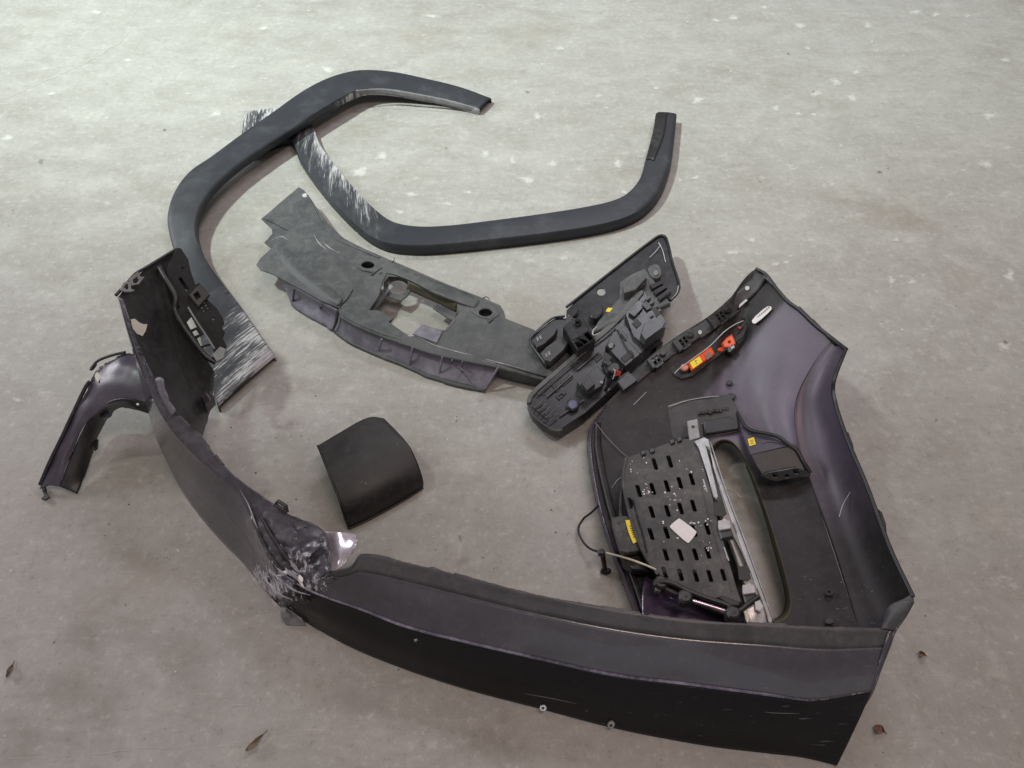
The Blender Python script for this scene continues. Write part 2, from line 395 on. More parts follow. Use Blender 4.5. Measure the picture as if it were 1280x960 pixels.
# concrete
def concrete():
    n = N('polished_concrete')
    big = n.noise(1.1, detail=5, rough=0.6)
    mid = n.noise(5.5, n.map((1, 1.6, 1)), detail=6, rough=0.62, dist=0.6)
    streak = n.noise(1.0, n.map((2.2, 14, 1), rot=(0, 0, 0.10)), detail=7, rough=0.72, dist=0.8)
    sweep = n.noise(1.0, n.map((5.0, 26, 1), rot=(0, 0, -0.35)), detail=6, rough=0.72, dist=1.2)
    fine = n.noise(60, detail=8, rough=0.8)
    patch = n.noise(16, detail=8, rough=0.72, dist=0.4)
    c = n.mix(n.ramp(big, 0.3, 0.7), (0.292, 0.284, 0.266), (0.340, 0.340, 0.322))
    c = n.mix(n.math('MULTIPLY', n.ramp(mid, 0.45, 0.75), 0.35), c, (0.43, 0.425, 0.40))
    c = n.mix(n.math('MULTIPLY', n.ramp(mid, 0.5, 0.25), 0.35), c, (0.23, 0.205, 0.175))
    c = n.mix(n.math('MULTIPLY', n.ramp(patch, 0.50, 0.70), 0.30), c, (0.48, 0.475, 0.45))
    c = n.mix(n.math('MULTIPLY', n.ramp(patch, 0.48, 0.30), 0.28), c, (0.22, 0.205, 0.18))
    c = n.mix(n.math('MULTIPLY', n.ramp(streak, 0.52, 0.75), 0.22), c, (0.46, 0.455, 0.43))
    c = n.mix(n.math('MULTIPLY', n.ramp(sweep, 0.52, 0.3), 0.20), c, (0.23, 0.215, 0.19))
    c = n.mix(n.math('MULTIPLY', n.ramp(fine, 0.52, 0.66), 0.52), c, (0.50, 0.49, 0.465))
    c = n.mix(n.math('MULTIPLY', n.ramp(fine, 0.46, 0.33), 0.50), c, (0.17, 0.155, 0.135))
    grit = n.noise(230, detail=3, rough=0.7)
    c = n.mix(n.math('MULTIPLY', n.ramp(grit, 0.58, 0.72), 0.22), c, (0.52, 0.51, 0.49))
    c = n.mix(n.math('MULTIPLY', n.ramp(grit, 0.42, 0.28), 0.25), c, (0.15, 0.135, 0.12))
    pore = n.ramp(n.noise(120, n.map(loc=(5, 1, 0)), detail=2), 0.70, 0.76)
    c = n.mix(n.math('MULTIPLY', pore, 0.5), c, (0.12, 0.105, 0.09))
    for rz, lo in ((0.12, 0.0), (-0.55, 3.0), (1.1, 6.0)):      # thin pale drag scuffs
        sc = n.ramp(n.noise(1.0, n.map((5, 210, 1), rot=(0, 0, rz), loc=(lo, lo, 0)), detail=3, rough=0.6), 0.66, 0.74)
        sm = n.ramp(n.noise(3.5, n.map(loc=(lo + 2, 1 - lo, 0)), detail=3), 0.52, 0.66)
        c = n.mix(n.math('MULTIPLY', n.math('MULTIPLY', sc, sm), 0.55), c, (0.56, 0.55, 0.53))
    # brown oil stains
    st = n.math('MULTIPLY', n.ramp(n.noise(2.3, n.map((1, 1, 1), loc=(3.1, 1.7, 0)), detail=5, rough=0.65), 0.54, 0.74), 0.34)
    c = n.mix(st, c, (0.19, 0.15, 0.10))
    # pale scuffs, chips and pin holes
    pk = n.ramp(n.noise(13, n.map((1, 1.5, 1), loc=(9, 2, 0)), detail=8, rough=0.72), 0.60, 0.72)
    c = n.mix(n.math('MULTIPLY', pk, 0.55), c, (0.56, 0.55, 0.52))
    ch = n.ramp(n.noise(34, n.map((1, 1.4, 1), loc=(2, 5, 0)), detail=6, rough=0.8), 0.645, 0.69); chm = n.ramp(n.noise(5, n.map(loc=(4, 4, 0))), 0.42, 0.58)
    c = n.mix(n.math('MULTIPLY', n.math('MULTIPLY', ch, chm), 0.75), c, (0.66, 0.65, 0.62))
    pin = n.ramp(n.vor(70), 0.06, 0.03); pm = n.ramp(n.noise(9, n.map(loc=(1, 7, 0))), 0.6, 0.68)
    c = n.mix(n.math('MULTIPLY', n.math('MULTIPLY', pin, pm), 0.7), c, (0.10, 0.085, 0.07))
    r = n.math('ADD', n.math('MULTIPLY', n.ramp(mid, 0.3, 0.75), 0.2), 0.42)
    n.bump(n.math('ADD', n.math('MULTIPLY', fine, 0.5), n.math('ADD', mid, n.math('MULTIPLY', streak, 0.6))), 0.10, 0.004)
    return n.set(c, r, Specular_IOR_Level=0.35)
M['concrete'] = concrete()
def splat(name, col, lo, hi, amt, scale=90):
    n = N(name)
    f = n.noise(scale, detail=7, rough=0.7); e = n.attr('wear')
    a = n.math('MULTIPLY', n.ramp(n.math('ADD', f, n.math('MULTIPLY', n.math('SUBTRACT', e, 0.5), 0.75)), lo, hi), amt)
    n.set(col, 0.6, Alpha=a); return n.m
M['splash'] = splat('white_paint_spatter', (0.56, 0.56, 0.53), 0.36, 0.80, 0.8, 75)
M['crackline'] = splat('crack_fill', (0.50, 0.49, 0.46), 0.45, 0.7, 0.45, 40)
M['stain'] = splat('brown_oil_stain', (0.16, 0.12, 0.075), 0.30, 0.95, 0.16, 14)
M['dark'] = splat('grey_stain', (0.15, 0.15, 0.14), 0.35, 0.75, 0.35, 30)

# ------------------------------------------------------------------ the floor
me = bpy.data.meshes.new('floor')
me.from_pydata([(-7, -3, 0), (7, -3, 0), (7, 9, 0), (-7, 9, 0)], [], [(0, 1, 2, 3)])
floor = link('floor', me, M['concrete']); floor['kind'] = 'structure'; floor['label'] = 'worn grey concrete floor with stains and paint spatter'
def blobs(name, spots, mat, z, label):
    bm = bmesh.new(); wl = bm.verts.layers.float.new('wear'); rg = random.Random(5)
    for (px, py, rx, ry) in spots:
        c = P(px, py, z); s = np.linalg.norm(c - ORI) / FPX
        cv = bm.verts.new(tuple(c)); cv[wl] = 1.0; ring = []
        ph = [rg.uniform(0, 6.28) for _ in range(4)]; n = 22
        for k in range(n):
            t = 2*math.pi*k/n; w = 1 + .18*math.sin(2*t+ph[0]) + .12*math.sin(3*t+ph[1]) + .07*math.sin(5*t+ph[2]) + rg.uniform(-.1, .1)
            v = bm.verts.new(tuple(P(px + rx*w*math.cos(t), py + ry*w*math.sin(t), z))); v[wl] = 0.0; ring.append(v)
        for k in range(n): bm.faces.new((cv, ring[k], ring[(k+1) % n]))
    bmesh.ops.recalc_face_normals(bm, faces=bm.faces)
    m = bpy.data.meshes.new(name); bm.to_mesh(m); bm.free()
    o = link(name, m, mat, floor); o['kind'] = 'stuff'; o['label'] = label; return o
SPL = [(917,22,14,5),(895,25,8,4),(1000,32,16,5),(955,9,9,4),(1145,15,16,5),(1170,18,8,5),(1257,75,10,6),(1045,102,13,7),(1070,90,8,6),(1065,122,12,7),
       (1020,117,12,6),(872,125,16,7),(970,135,9,5),(997,142,10,4),(1017,143,6,4),(1237,145,13,10),(672,145,9,7),(772,205,11,8),(870,222,10,4),(850,225,5,3),
       (1040,230,6,5),(1232,205,16,9),(970,330,9,5),(982,328,6,4),(988,320,5,3),(1115,350,8,8),(1140,352,11,6),(1262,345,12,12),(1255,432,10,13),(915,315,16,7),
       (705,322,10,6),(1085,32,9,6),(410,87,13,8),(270,142,12,8),(65,117,7,3),(450,215,17,13),(478,195,14,9),(515,243,18,5),(500,265,12,4),(607,192,11,8),
       (10,172,14,6),(230,250,20,12),(660,225,20,9),(690,205,14,8),(560,255,12,4),(700,60,10,4),(640,200,9,6),(1090,52,3,3),(1120,300,7,4),(940,300,10,5),
       (160,75,10,4),(120,15,14,4),(330,35,10,5),(22,500,10,6),(540,20,16,4),(780,240,8,5),(1210,20,7,3),(1010,60,6,3),(820,110,6,3),(585,240,8,4)]
rg = random.Random(3)
for _ in range(46):
    SPL.append((rg.uniform(0, 1280), rg.uniform(0, 420), rg.uniform(1.5, 4), rg.uniform(1, 2.5)))
for _ in range(16):
    SPL.append((rg.uniform(0, 1280), rg.uniform(420, 950), rg.uniform(1, 3), rg.uniform(1, 2.2)))
for (x, y, r) in ((206,162,4),(1100,215,5),(950,227,3),(985,67,3),(659,115,4),(1257,640/1.5,4),(558,185,2.5),(325,208,2.5),(1110,210,2),(1027,803,3),(1170,525,4),(640,850,2)):
    for _ in range(2): SPL.append((x, y, r, r * .7))
SPL = [(x, y, rx*1.3, ry*1.3) for x, y, rx, ry in SPL]
blobs('paint_spatter', SPL, M['splash'], 0.0006, 'small white paint splashes dried on the concrete')
blobs('oil_stain', [(653,90,9,6),(85,860,110,70),(230,820,110,75),(620,930,100,60),(580,700,16,10),(40,930,80,60),(100,800,60,40)], M['stain'], 0.0004, 'faint brown oil stains on the concrete')
blobs('dark_spot', [(51,202,8,6),(136,655,3,3),(575,672,8,8),(604,697,4,3),(157,756,3,3)], M['dark'], 0.0005, 'small dark grey stains on the concrete')
# pale hairline crack
def ribbon(name, pts, wpx, mat, z, label):
    q = cr([(x, y, z) for x, y in pts], 60); vs, fs, ws = [], [], []; rg = random.Random(2)
    for i, p in enumerate(q):
        t = q[min(i+1, 59)] - q[max(i-1, 0)]; t = t[:2] / np.linalg.norm(t[:2]); nn = np.array([-t[1], t[0]]); j = rg.uniform(-1.6, 1.6); w = wpx * rg.uniform(.4, 1.2)
        for s in (-1, 0, 1): vs.append(tuple(P(p[0] + nn[0]*(j + s*w), p[1] + nn[1]*(j + s*w), z))); ws.append(1.0 if s == 0 else .4)
    for i in range(59):
        for s in (0, 1): a = i*3+s; fs.append((a, a+1, a+4, a+3))
    m = bpy.data.meshes.new(name); m.from_pydata(vs, [], fs); at = m.attributes.new('wear', 'FLOAT', 'POINT'); at.data.foreach_set('value', ws)
    o = link(name, m, mat, floor); o['label'] = label; return o
ribbon('crack', [(0,125),(40,108),(75,92),(110,76),(140,58),(162,40),(164,25),(178,5),(182,-6)], 1.0, M['crackline'], 0.0008, 'pale hairline crack in the concrete')
ribbon('crack', [(290,500),(320,505),(345,502),(370,504)], .8, M['crackline'], 0.0008, 'pale hairline crack in the concrete')
ribbon('crack', [(0,948),(90,945),(180,935),(260,935),(330,925),(420,915)], .7, M['crackline'], 0.0008, 'pale hairline crack in the concrete')

# ------------------------------------------------------------------ wheel arch trims
def flare(name, outer, inner, ztop_o, ztop_i, label, wear, wall_o=0.03, wall_i=0.012, crown=0.002):
    """outer/inner: rails (px,py); z per end interpolated by functions"""
    n = len(outer)
    o_ = [(x, y, ztop_o(i/(n-1))) for i, (x, y) in enumerate(outer)]
    k = len(inner); i_ = [(x, y, ztop_i(i/(k-1))) for i, (x, y) in enumerate(inner)]
    NU = 120
    O = cr(o_, NU); I = cr(i_, NU)
    b = P(outer[n//2][0], outer[n//2][1], 0); verts = []; ws = []; uv = []
    prof = []
    for i in range(NU):
        po, pi = P(*O[i]), P(*I[i]); w = pi - po; L = np.linalg.norm(w); hd = w / L
        zo, zi = O[i][2], I[i][2]
        row = []
        ho = min(wall_o, zo - 0.001); hi = min(wall_i, zi - 0.001)
        row.append(po + np.array([0, 0, -ho]) - hd*0.002)
        row.append(po + np.array([0, 0, -ho*0.45]) - hd*0.0015)
        row.append(po + np.array([0, 0, -0.0035]) - hd*0.0002)
        row.append(po + hd*0.003)
        for s in (0.2, 0.4, 0.6, 0.8): row.append(po + w*s + np.array([0, 0, crown*4*s*(1-s)]))
        row.append(pi - hd*0.003)
        row.append(pi + np.array([0, 0, -0.003]))
        row.append(pi + np.array([0, 0, -hi]) + hd*0.001)
        prof.append(row)
    nv = len(prof[0]); V = np.array(prof)
    su = np.concatenate([[0], np.cumsum(np.linalg.norm(np.diff(V[:, 5], axis=0), axis=1))])
    wv = np.concatenate([np.zeros((NU, 1)), np.cumsum(np.linalg.norm(np.diff(V, axis=1), axis=2), axis=1)], 1)
    for i in range(NU):
        for j in range(nv): verts.append(tuple(V[i, j] - b)); ws.append(wear(i/(NU-1), j/(nv-1)))
    faces = [(i*nv+j, i*nv+j+1, (i+1)*nv+j+1, (i+1)*nv+j) for i in range(NU-1) for j in range(nv-1)]
    m = bpy.data.meshes.new(name); m.from_pydata(verts, [], faces)
    at = m.attributes.new('wear', 'FLOAT', 'POINT'); at.data.foreach_set('value', ws)
    ul = m.uv_layers.new(name='UVMap')
    for l in m.loops:
        i, j = divmod(l.vertex_index, nv); ul.data[l.index].uv = (su[i], wv[i, j])
    up = sum(p.normal.z * p.area for p in m.polygons)
    if up < 0: m.flip_normals()
    r = bpy.data.objects.new(name, None); COL.objects.link(r); r.location = b; BASE[r.name] = b; r.empty_display_size = .05
    r['label'] = label; r['category'] = 'wheel arch trim'; r['group'] = 'wheel arch trims on the floor'
    o = link('trim_strip', m, M['flare'], r, sharp=40); solidify(o, 0.003)
    return r
F1o = [(614,122),(575,108),(530,97),(490,89),(450,87),(415,95),(380,112),(340,140),(300,168),(262,196),(235,215),(217,240),(209,268),(211,290),(219,318),(233,360),(250,420),(260,465),(272,507)]
F1i = [(599,136),(560,125),(520,117),(480,111),(450,112),(420,126),(390,144),(360,163),(320,189),(285,215),(257,245),(245,275),(247,300),(258,325),(277,352),(300,382),(322,414),(344,445)]
def w1(u, v):
    end = sst(.66, 1.0, u); tip = sst(.40, .22, u) * sst(.75, .95, v) * .75 + sst(.05, .0, u) * .25
    return end * (0.38 + .36*v) + tip - .12
fl1 = flare('wheel_arch_trim', F1o, F1i, lambda u: .018 + .042*sst(0, .3, u) - .040*sst(.55, .9, u), lambda u: .020 + .040*sst(0, .3, u) - .044*sst(.55, .9, u),
      'black wheel arch trim lying across the other, its wide scraped end under the bumper', w1, wall_i=.02)
F2o = [(300,190),(335,180),(362,174),(375,198),(395,227),(420,257),(450,286),(470,299),(490,305),(520,307),(560,305),(620,299),(680,292),(740,283),(780,273),(805,260),(825,238),(838,205),(843,172),(846,142)]
F2i = [(306,139),(345,135),(386,150),(400,180),(420,207),(445,237),(470,262),(490,276),(520,282),(560,281),(620,274),(680,266),(730,258),(765,250),(785,240),(800,222),(808,195),(816,165),(821,140)]
def w2(u, v):
    a = sst(.42, .30, u) * (0.08 + 0.66*v) + sst(.14, .06, u)*.04
    return a + sst(.95, .985, u)*sst(.9, .2, v)*0.0 - .10
fl2 = flare('wheel_arch_trim', F2o, F2i, lambda u: .022 + .008*sst(.25, .5, u), lambda u: .022 + .011*sst(.3, .6, u),
      'black wheel arch trim with white scratches, one end under the other trim', w2, wall_o=.034, wall_i=.012)
# broken stub of torn plastic on the narrow end of that trim
grid('torn_end', [[(820,142,.034),(816,165,.034),(806,200,.034)],[(826,141,.0365),(822,165,.0365),(812,198,.0365)],[(834,141,.0365),(830,168,.0365),(818,200,.0365)]], 30, 8, M['deep'], fl2, 0.002, jag=[('first', 3)])
# dusty inner flange at the narrow end of the other trim
grid('inner_flange', [[(599,136,.019),(560,125,.030),(520,117,.043),(480,111,.052),(445,113,.057)],[(597,141,.004),(558,132,.014),(520,124,.027),(480,118,.036),(445,118,.044)]], 40, 4, M['scuff'], fl1, 0.002)

# ------------------------------------------------------------------ the torn bumper
bump = empty('car_bumper', 700, 820, 'torn dark bumper cover lying face down with its left corner crushed', 'bumper')

# outer lower edge, ridge and torn upper edge, from the left tip to the right corner
LB = [(146,371,.26),(160,420,.215),(174,470,.165),(185,515,.115),(196,550,.07),(212,585,.035),(230,618,.012),(252,648,.004),(282,682,.004),(306,707,.004),(330,737,.004),(350,758,.004),(380,777,.004),(440,810,.004),(515,840,.004),(590,864,.004),(670,885,.004),(770,911,.004),(880,932,.004),(960,942,.004),(1003,947,.004),(1046,957,.004)]
LR = [(149,372,.28),(165,425,.25),(181,470,.22),(195,505,.20),(212,533,.18),(232,556,.165),(255,578,.15),(277,596,.14),(298,614,.13),(311,638,.125),(328,680,.118),(348,716,.108),(376,735,.10),(450,762,.10),(510,785,.10),(590,805,.10),(665,822,.10),(765,844,.10),(860,856,.10),(950,868,.10),(1015,876,.098),(1090,864,.104)]
LT = [(152,374,.282),(170,425,.252),(190,470,.225),(206,498,.205),(228,524,.185),(252,545,.172),(268,567,.16),(283,586,.152),(302,604,.148),(325,620,.148),(360,643,.148),(404,664,.15),(413,714,.15),(450,694,.165),(505,701,.165),(590,722,.168),(665,741,.17),(765,760,.17),(860,774,.17),(960,779,.168),(1036,783,.164),(1112,785,.158)]
def crumple(amp):
    def f(q, p):
        w = near(q[0], q[1], 355, 728, 80) ** 0.8 + .6 * near(q[0], q[1], 392, 695, 55) + .5 * near(q[0], q[1], 322, 655, 45)
        if w <= 0: return np.zeros(3)
        x, y = q[0] + 3*mnoise.noise(Vector(p*90)), q[1] + 3*mnoise.noise(Vector(p*90 + 5))
        near2 = sorted((math.hypot(x-a, y-b_), i) for i, (a, b_) in enumerate(CELLS))[:3]
        def pl(i): a, b_ = CELLS[i]; tx, ty, h = TILT[i]; return h + tx*(x-a)/14 + ty*(y-b_)/14
        e = sst(0, 5, near2[1][0] - near2[0][0]); dz = pl(near2[0][1])*(.5+.5*e) + pl(near2[1][1])*(.5-.5*e)
        c = (1 - 2*abs(mnoise.noise(Vector(p * 60)))) * .3 - .15
        return np.array([.35*(dz+c), -.4*(dz+c), dz + c]) * amp * min(w, 1)
    return f
_r = random.Random(31)
CELLS = [(_r.uniform(300, 450), _r.uniform(625, 785)) for _ in range(95)]
TILT = [(_r.uniform(-1, 1), _r.uniform(-1, 1), _r.uniform(-.5, .5)) for _ in CELLS]
def wear_low(px, py, u, v):
    c = near(px, py, 350, 740, 60) * 0.62 + near(px, py, 322, 724, 36) * .35
    return max(c, sst(.93, 1.0, v) * (.42 if 400 < px < 900 else .25), near(px, py, 520, 800, 5)) - .02
def wear_up(px, py, u, v):
    c = near(px, py, 376, 712, 50) * 0.55 + near(px, py, 372, 668, 40)*.22 + near(px, py, 395, 735, 26) * .45
    return max(c, sst(.05, .0, v) * (.48 if px > 140 else .2), near(px, py, 205, 505, 40)*.3) - .02
LMID = [((a[0]*.5+b[0]*.5), (a[1]*.5+b[1]*.5 + (2 if a[0] > 300 else 0)), (a[2]*.46+b[2]*.54)) for a, b in zip(LB, LR)]
lowf = grid('lower_face', [LB, LMID, LR], 420, 21, M['lip'], bump, 0.003, 'lower face of the bumper, dark reflection coloured in, with scuffed ridge', sharp=30, wear=wear_low, disp=crumple(.011))
# left stretch of the lower face gets lighter paint, standing in for floor reflection
lowf.data.materials.append(M['paint'])
for p in lowf.data.polygons:
    i = p.vertices[0] // 21
    j = p.vertices[0] % 21
    c = np.array(p.center) + BASE[lowf.name]
    d = c - ORI; cx = d[0]; dep = d[1]*CP - d[2]*SP
    if 640 + FPX*cx/dep < 338 + j*1.5: p.material_index = 1
L1 = [((a[0]*.62+b[0]*.38), (a[1]*.62+b[1]*.38 + (2 if a[0] > 420 else 0)), (a[2]*.60+b[2]*.40)) for a, b in zip(LR, LT)]
L2 = [((a[0]*.28+b[0]*.72), (a[1]*.28+b[1]*.72 + (2 if a[0] > 420 else 0)), (a[2]*.26+b[2]*.74)) for a, b in zip(LR, LT)]
grid('upper_face', [LR[:13], L1[:13], L2[:13], LT[:13]], 260, 30, M['scuffed'], bump, 0.003, wear=wear_up, jag=[('last', 4)], sharp=35, disp=crumple(.0095))
def ins(a, q): return [a[0], q] + list(a[1:])
LRr = ins(LR[12:], (425,754,.10)); L1r = ins(L1[12:], (431,735,.122)); L2r = ins(L2[12:], (436,719,.142)); LTr = ins(LT[12:], (441,707,.158))
LTr[0] = (414, 716, .148); L2r[0] = (404, 724, .135)
LTr[2] = (452, 692, .166)
grid('upper_face', [LRr, L1r, L2r], 170, 14, M['paint'], bump, 0.003, wear=wear_up, disp=crumple(.012))
grid('torn_flange', [L2r, LTr], 190, 5, M['flange'], bump, 0.0025, smooth_v=False, jag=[('last', 3.0)], label='torn flange along the top of the bumper strip')
# blue-white bead along the ridge: scuffs plus a highlight put into its colour
bead = [(x, y - 1.0, z + .001) for x, y, z in LR[11:20] + [(1010,876,.096)]]
tube('scuffed_edge', bead, 0.0022, plastic('scuff_highlight_paint', (0.05, 0.048, 0.075), (0.32, 0.31, 0.42), 0.95, 0.3, wear_col=(.5, .5, .56)), bump, 6, 120)
LZ = surf(lowf)
for pts, r_ in (([(655,867),(690,873),(722,880)], .0004), ([(955,890),(966,891),(1000,892)], .0005), ([(232,600),(252,628),(276,655)], .0004), ([(262,612),(280,640),(300,664)], .0003)):
    tube('scratch', [(x, y, LZ(x, y, .0002, .05)) for x, y in pts], r_, M['scuff'], bump, 5, 16, taper=lambda t: .2 + math.sin(math.pi*t))
for x0, x1 in ((490, 500), (560, 572), (634, 642), (655, 676), (752, 758), (806, 818), (884, 890)):
    pts = [q for q in cr(LR[11:], 400) if x0 <= q[0] <= x1]
    if len(pts) > 2: tube('paint_chip', [(q[0], q[1] - .5, q[2] + .0008) for q in pts], .0016, M['chip'], bump, 6, 12, taper=lambda t: .25 + .9*math.sin(math.pi*t)**.5)
# silver torn flap and crushed shards at the left corner
grid('torn_flap', [[(405,664,.13),(412,690,.135),(413,717,.14)],[(424,664,.15),(424,688,.15),(424,710,.148)],[(436,665,.155),(437,685,.155),(434,700,.15)],[(444,667,.158),(446,678,.158),(440,690,.153)]], 40, 30,
     simple('torn_bright_plastic', (0.62, 0.57, 0.64), 0.2, 0.5), bump, 0.002, 'bright torn flap of plastic at the crushed corner', sharp=25, disp=lambda q, p: np.array([.3, -.2, 1])*(.010*mnoise.noise(Vector(p*26))), jag=[('last', 5), ('first', 1)])
grid('crushed_shard', [[(352,758,.02),(351,770,.012),(357,781,.004)],[(362,763,.02),(365,774,.012),(368,782,.004)],[(376,773,.02),(380,779,.012),(384,782,.004)]], 16, 12, M['scuff'], bump, 0.002, disp=crumple(.012), jag=[('first', 2), ('last', 2)])
rg = random.Random(21)
shard_mat = simple('chipped_paint_flake', (0.34, 0.33, 0.37), 0.35)
for k in range(10):
    cx, cy = rg.gauss(366, 12), rg.gauss(715, 10); z = .118 + .02*rg.random()
    L = rg.uniform(4, 11); W = rg.uniform(1.2, 3.5); a = rg.uniform(-.2, 1.3)
    c, s = math.cos(a), math.sin(a)
    ol = [(cx + c*L*t - s*W*w, cy + s*L*t + c*W*w) for t, w in ((-1, 0), (-.3, .8), (.5, .6), (1, -.1), (.2, -.9), (-.6, -.5))]
    plate('paint_flake', ol, [(cx, cy, z), (cx+10, cy, z+rg.uniform(-.012, .012)), (cx, cy-10, z+rg.uniform(-.005, .012))], .0012, shard_mat if k % 3 else M['white'], bump, bevel=.0002)
grid('fold_shadow', [[(311,630,.132),(319,656,.128),(334,688,.122),(352,712,.114),(370,728,.108)],[(314,630,.128),(327,660,.121),(344,691,.115),(360,712,.109),(374,727,.106)],[(317,630,.136),(335,662,.136),(352,689,.130),(367,709,.122),(379,725,.112)]], 60, 14, M['black'], bump, .002, 'dark strip for the shadow of the fold in the crushed corner', disp=crumple(.004))  # dark overlay paints in the fold shadow
for pts in ([(300,612),(311,632),(321,660),(334,690),(350,716)], [(336,712),(352,726),(368,738),(388,744)], [(330,722),(348,742),(366,750)], [(372,700),(380,708),(392,712)], [(404,722),(412,726),(424,729)], [(352,716),(372,730),(392,740),(410,747)]):
    tube('scuffed_edge', [(x, y, .135 - max(0, y-630)*.00030 + .004*(x > 370)) for x, y in pts], .0011, M['scuffline'], bump, 5, 30, taper=lambda t: .35 + .9*math.sin(math.pi*t))
# loose black clip standing on the left torn edge
plate('clip', [(341,631),(346,625),(357,632),(359,641),(354,643)], [(341,631,.15),(357,632,.17),(354,643,.15)], .004, M['black'], bump, holes=[[(345,631),(347,629),(354,634),(354,637)]])
# bright screws in the lower edge
for (x, y) in ((679, 884.5), (764, 905)):
    sp_ = [(x, y, LZ(x, y-3)-.002), (x+20, y+5, LZ(x, y-3)-.002), (x-2, y-60, LZ(x-2, y-60))]
    sc = plate('screw', ell(x, y, 4.6, 4.2, 14), sp_, .004, M['screw'], bump, bevel=.0008, lift=.0025)
    plate('socket', ell(x, y, 1.9, 1.7, 10), sp_, .0008, M['ink'], sc, lift=.0030, bevel=.0002)

# ---- left wing (inside seen)
WL = [[(149,370,.28),(163,420,.252),(180,465,.222),(198,497,.20),(222,528,.178),(250,550,.165)],
      [(163,353,.272),(180,400,.235),(197,445,.195),(213,482,.165),(232,515,.14),(253,546,.12)],
      [(185,334,.262),(204,372,.22),(222,412,.175),(237,455,.13),(248,495,.10),(258,530,.08)],
      [(204,323,.25),(224,362,.208),(243,402,.165),(256,442,.12),(264,480,.085),(263,512,.06)],
      [(221,312,.245),(240,352,.205),(258,390,.165),(272,436,.12),(268,474,.075),(266,506,.05)]]
wl = grid('left_wing_panel', WL, 70, 44, M['deep'], bump, 0.003, 'black inner side of the crushed left wing', jag=[('last', 2)],
          wear=lambda px, py, u, v: .30*near(px, py, 258, 500, 22) + .25*near(px, py, 250, 520, 20) - .05, disp=lambda q, p: np.array([0, 0, .012*near(q[0], q[1], 258, 500, 40)*mnoise.noise(Vector(p*60))]))
def wl_z(x, y):
    """height of the left wing at a pixel (nearest grid sample)"""
    best = min(((a - x)**2 + (b - y)**2, c) for a, b, c in WLS); return best[1]
WLS = [tuple(q) for r in [cr_uniform([cr(rw, 40)[i] for rw in WL], 30) for i in range(40)] for q in r]
cut(wl, [[(243,386),(262,393),(282,420),(284,440),(270,453),(250,432),(236,412),(232,397)]], zs=.15)
plate('torn_sticker', [(162,400),(167,399),(173,404),(178,406),(183,406),(181,414),(177,421),(170,418),(164,411)], [(165,400,wl_z(165,400)),(183,406,wl_z(183,406)),(172,425,wl_z(172,425))], .0008, M['cream'], wl, lift=.003, bevel=.0002, label='torn pale sticker')
# headlamp-side flange with clip openings
fz = [(224,311,.252), (281,415,.155), (218,392,.2)]
FL = [(207,340),(221,311),(226,312),(235,326),(238,340),(244,357),(249,355),(262,371),(259,376),(270,386),(278,398),(280,406),(277,410),(281,417),(278,424),(283,434),(281,441),(270,452),(257,444),(246,428),(232,410),(219,393),(221,371),(212,357)]
fh = [[(223,350),(226,348),(236,363),(233,365)], [(233,404),(239,397),(246,410),(238,413)], [(240,416),(245,413),(249,419),(243,421)], [(246,424),(257,417),(262,430),(250,434)], [(252,436),(264,432),(268,444),(263,449),(257,445)],
      ell(228,337,1.8,1.8,8), ell(222,385,2,2,8), ell(266,400,1.8,1.8,8)]
for r_ in range(4):
    for c_ in range(2):
        x = 248 + c_*5 + r_*2.2; y = 384 + r_*3.6 - c_*3 - 2
        if r_ < 3: fh.append([(x, y), (x+2.4, y-1.4), (x+3.6, y+.6), (x+1.2, y+2)])
fl_ = plate('clip_flange', FL, fz, .004, M['matte'], bump, holes=fh, label='black clip flange with openings on the left wing', lift=.006)
plate('raised_box', [(234,372),(249,357),(262,372),(247,388)], fz, .012, M['deep'], fl_, lift=.014, bevel=.002, holes=[[(242,372),(246,369),(249,374),(245,377)]])
tube('rib', [(235,384,.212),(246,402,.198),(258,420,.182),(268,436,.168)], .0018, M['scuff'], fl_, 6, 20)
tube('rib', [(199,334,.252),(206,347,.246),(213,358,.238),(220,372,.228),(219,388,.214),(228,406,.20),(242,426,.182),(258,446,.164),(270,453,.155)], .005, M['deep'], fl_, 8, 40)
plate('crumpled_tip', [(266,444),(276,434),(283,437),(281,448),(272,453)], [(266,444,.165),(283,437,.17),(272,453,.16)], .006, M['scuff'], fl_, lift=.004)
# grey moulded clips near the tip
for ol, ho in (([(150,361),(153,355),(158,352),(163,354),(163,362),(168,364),(163,366),(155,366),(150,364)], [(154,361),(156,357),(159,356),(160,361),(158,363)]),
               ([(160,350),(166,345),(172,341),(175,347),(180,347),(176,352),(173,356),(164,358),(162,354)], [(165,351),(170,347),(173,351),(170,355),(166,355)])):
    plate('moulded_clip', ol, [(149,366,.282), (180,343,.272), (168,372,.265)], .003, M['scuff'], wl, holes=[ho], lift=.004, bevel=.0006)
# folded dark rim of the fender edge on the left wing
tube('rim', [(145,369,.282),(157,356,.277),(170,342,.272),(185,333,.267),(203,322,.258),(221,311,.25)], .0028, M['deep'], wl, 8, 30)
# lilac torn tongue over the left ridge
grid('torn_tongue', [[(193,474,.228),(201,497,.215),(214,520,.20)],[(199,471,.232),(207,492,.22),(218,516,.202)],[(204,474,.232),(205,490,.222),(220,512,.204)]], 12, 6, M['lilac'], bump, .002, jag=[('last', 1.5)])
# crushed glossy bits at the wing's lower corner
for k, ol in enumerate(([(250,498),(258,492),(264,502),(258,508)], [(256,506),(266,498),(268,508),(260,516)], [(262,490),(268,496),(270,508),(265,503)])):
    plate('crushed_fragment', ol, [(250,500,.085+.01*k), (268,500,.10), (260,516,.07)], .003, M['scuff'] if k == 1 else M['lilac'], bump)

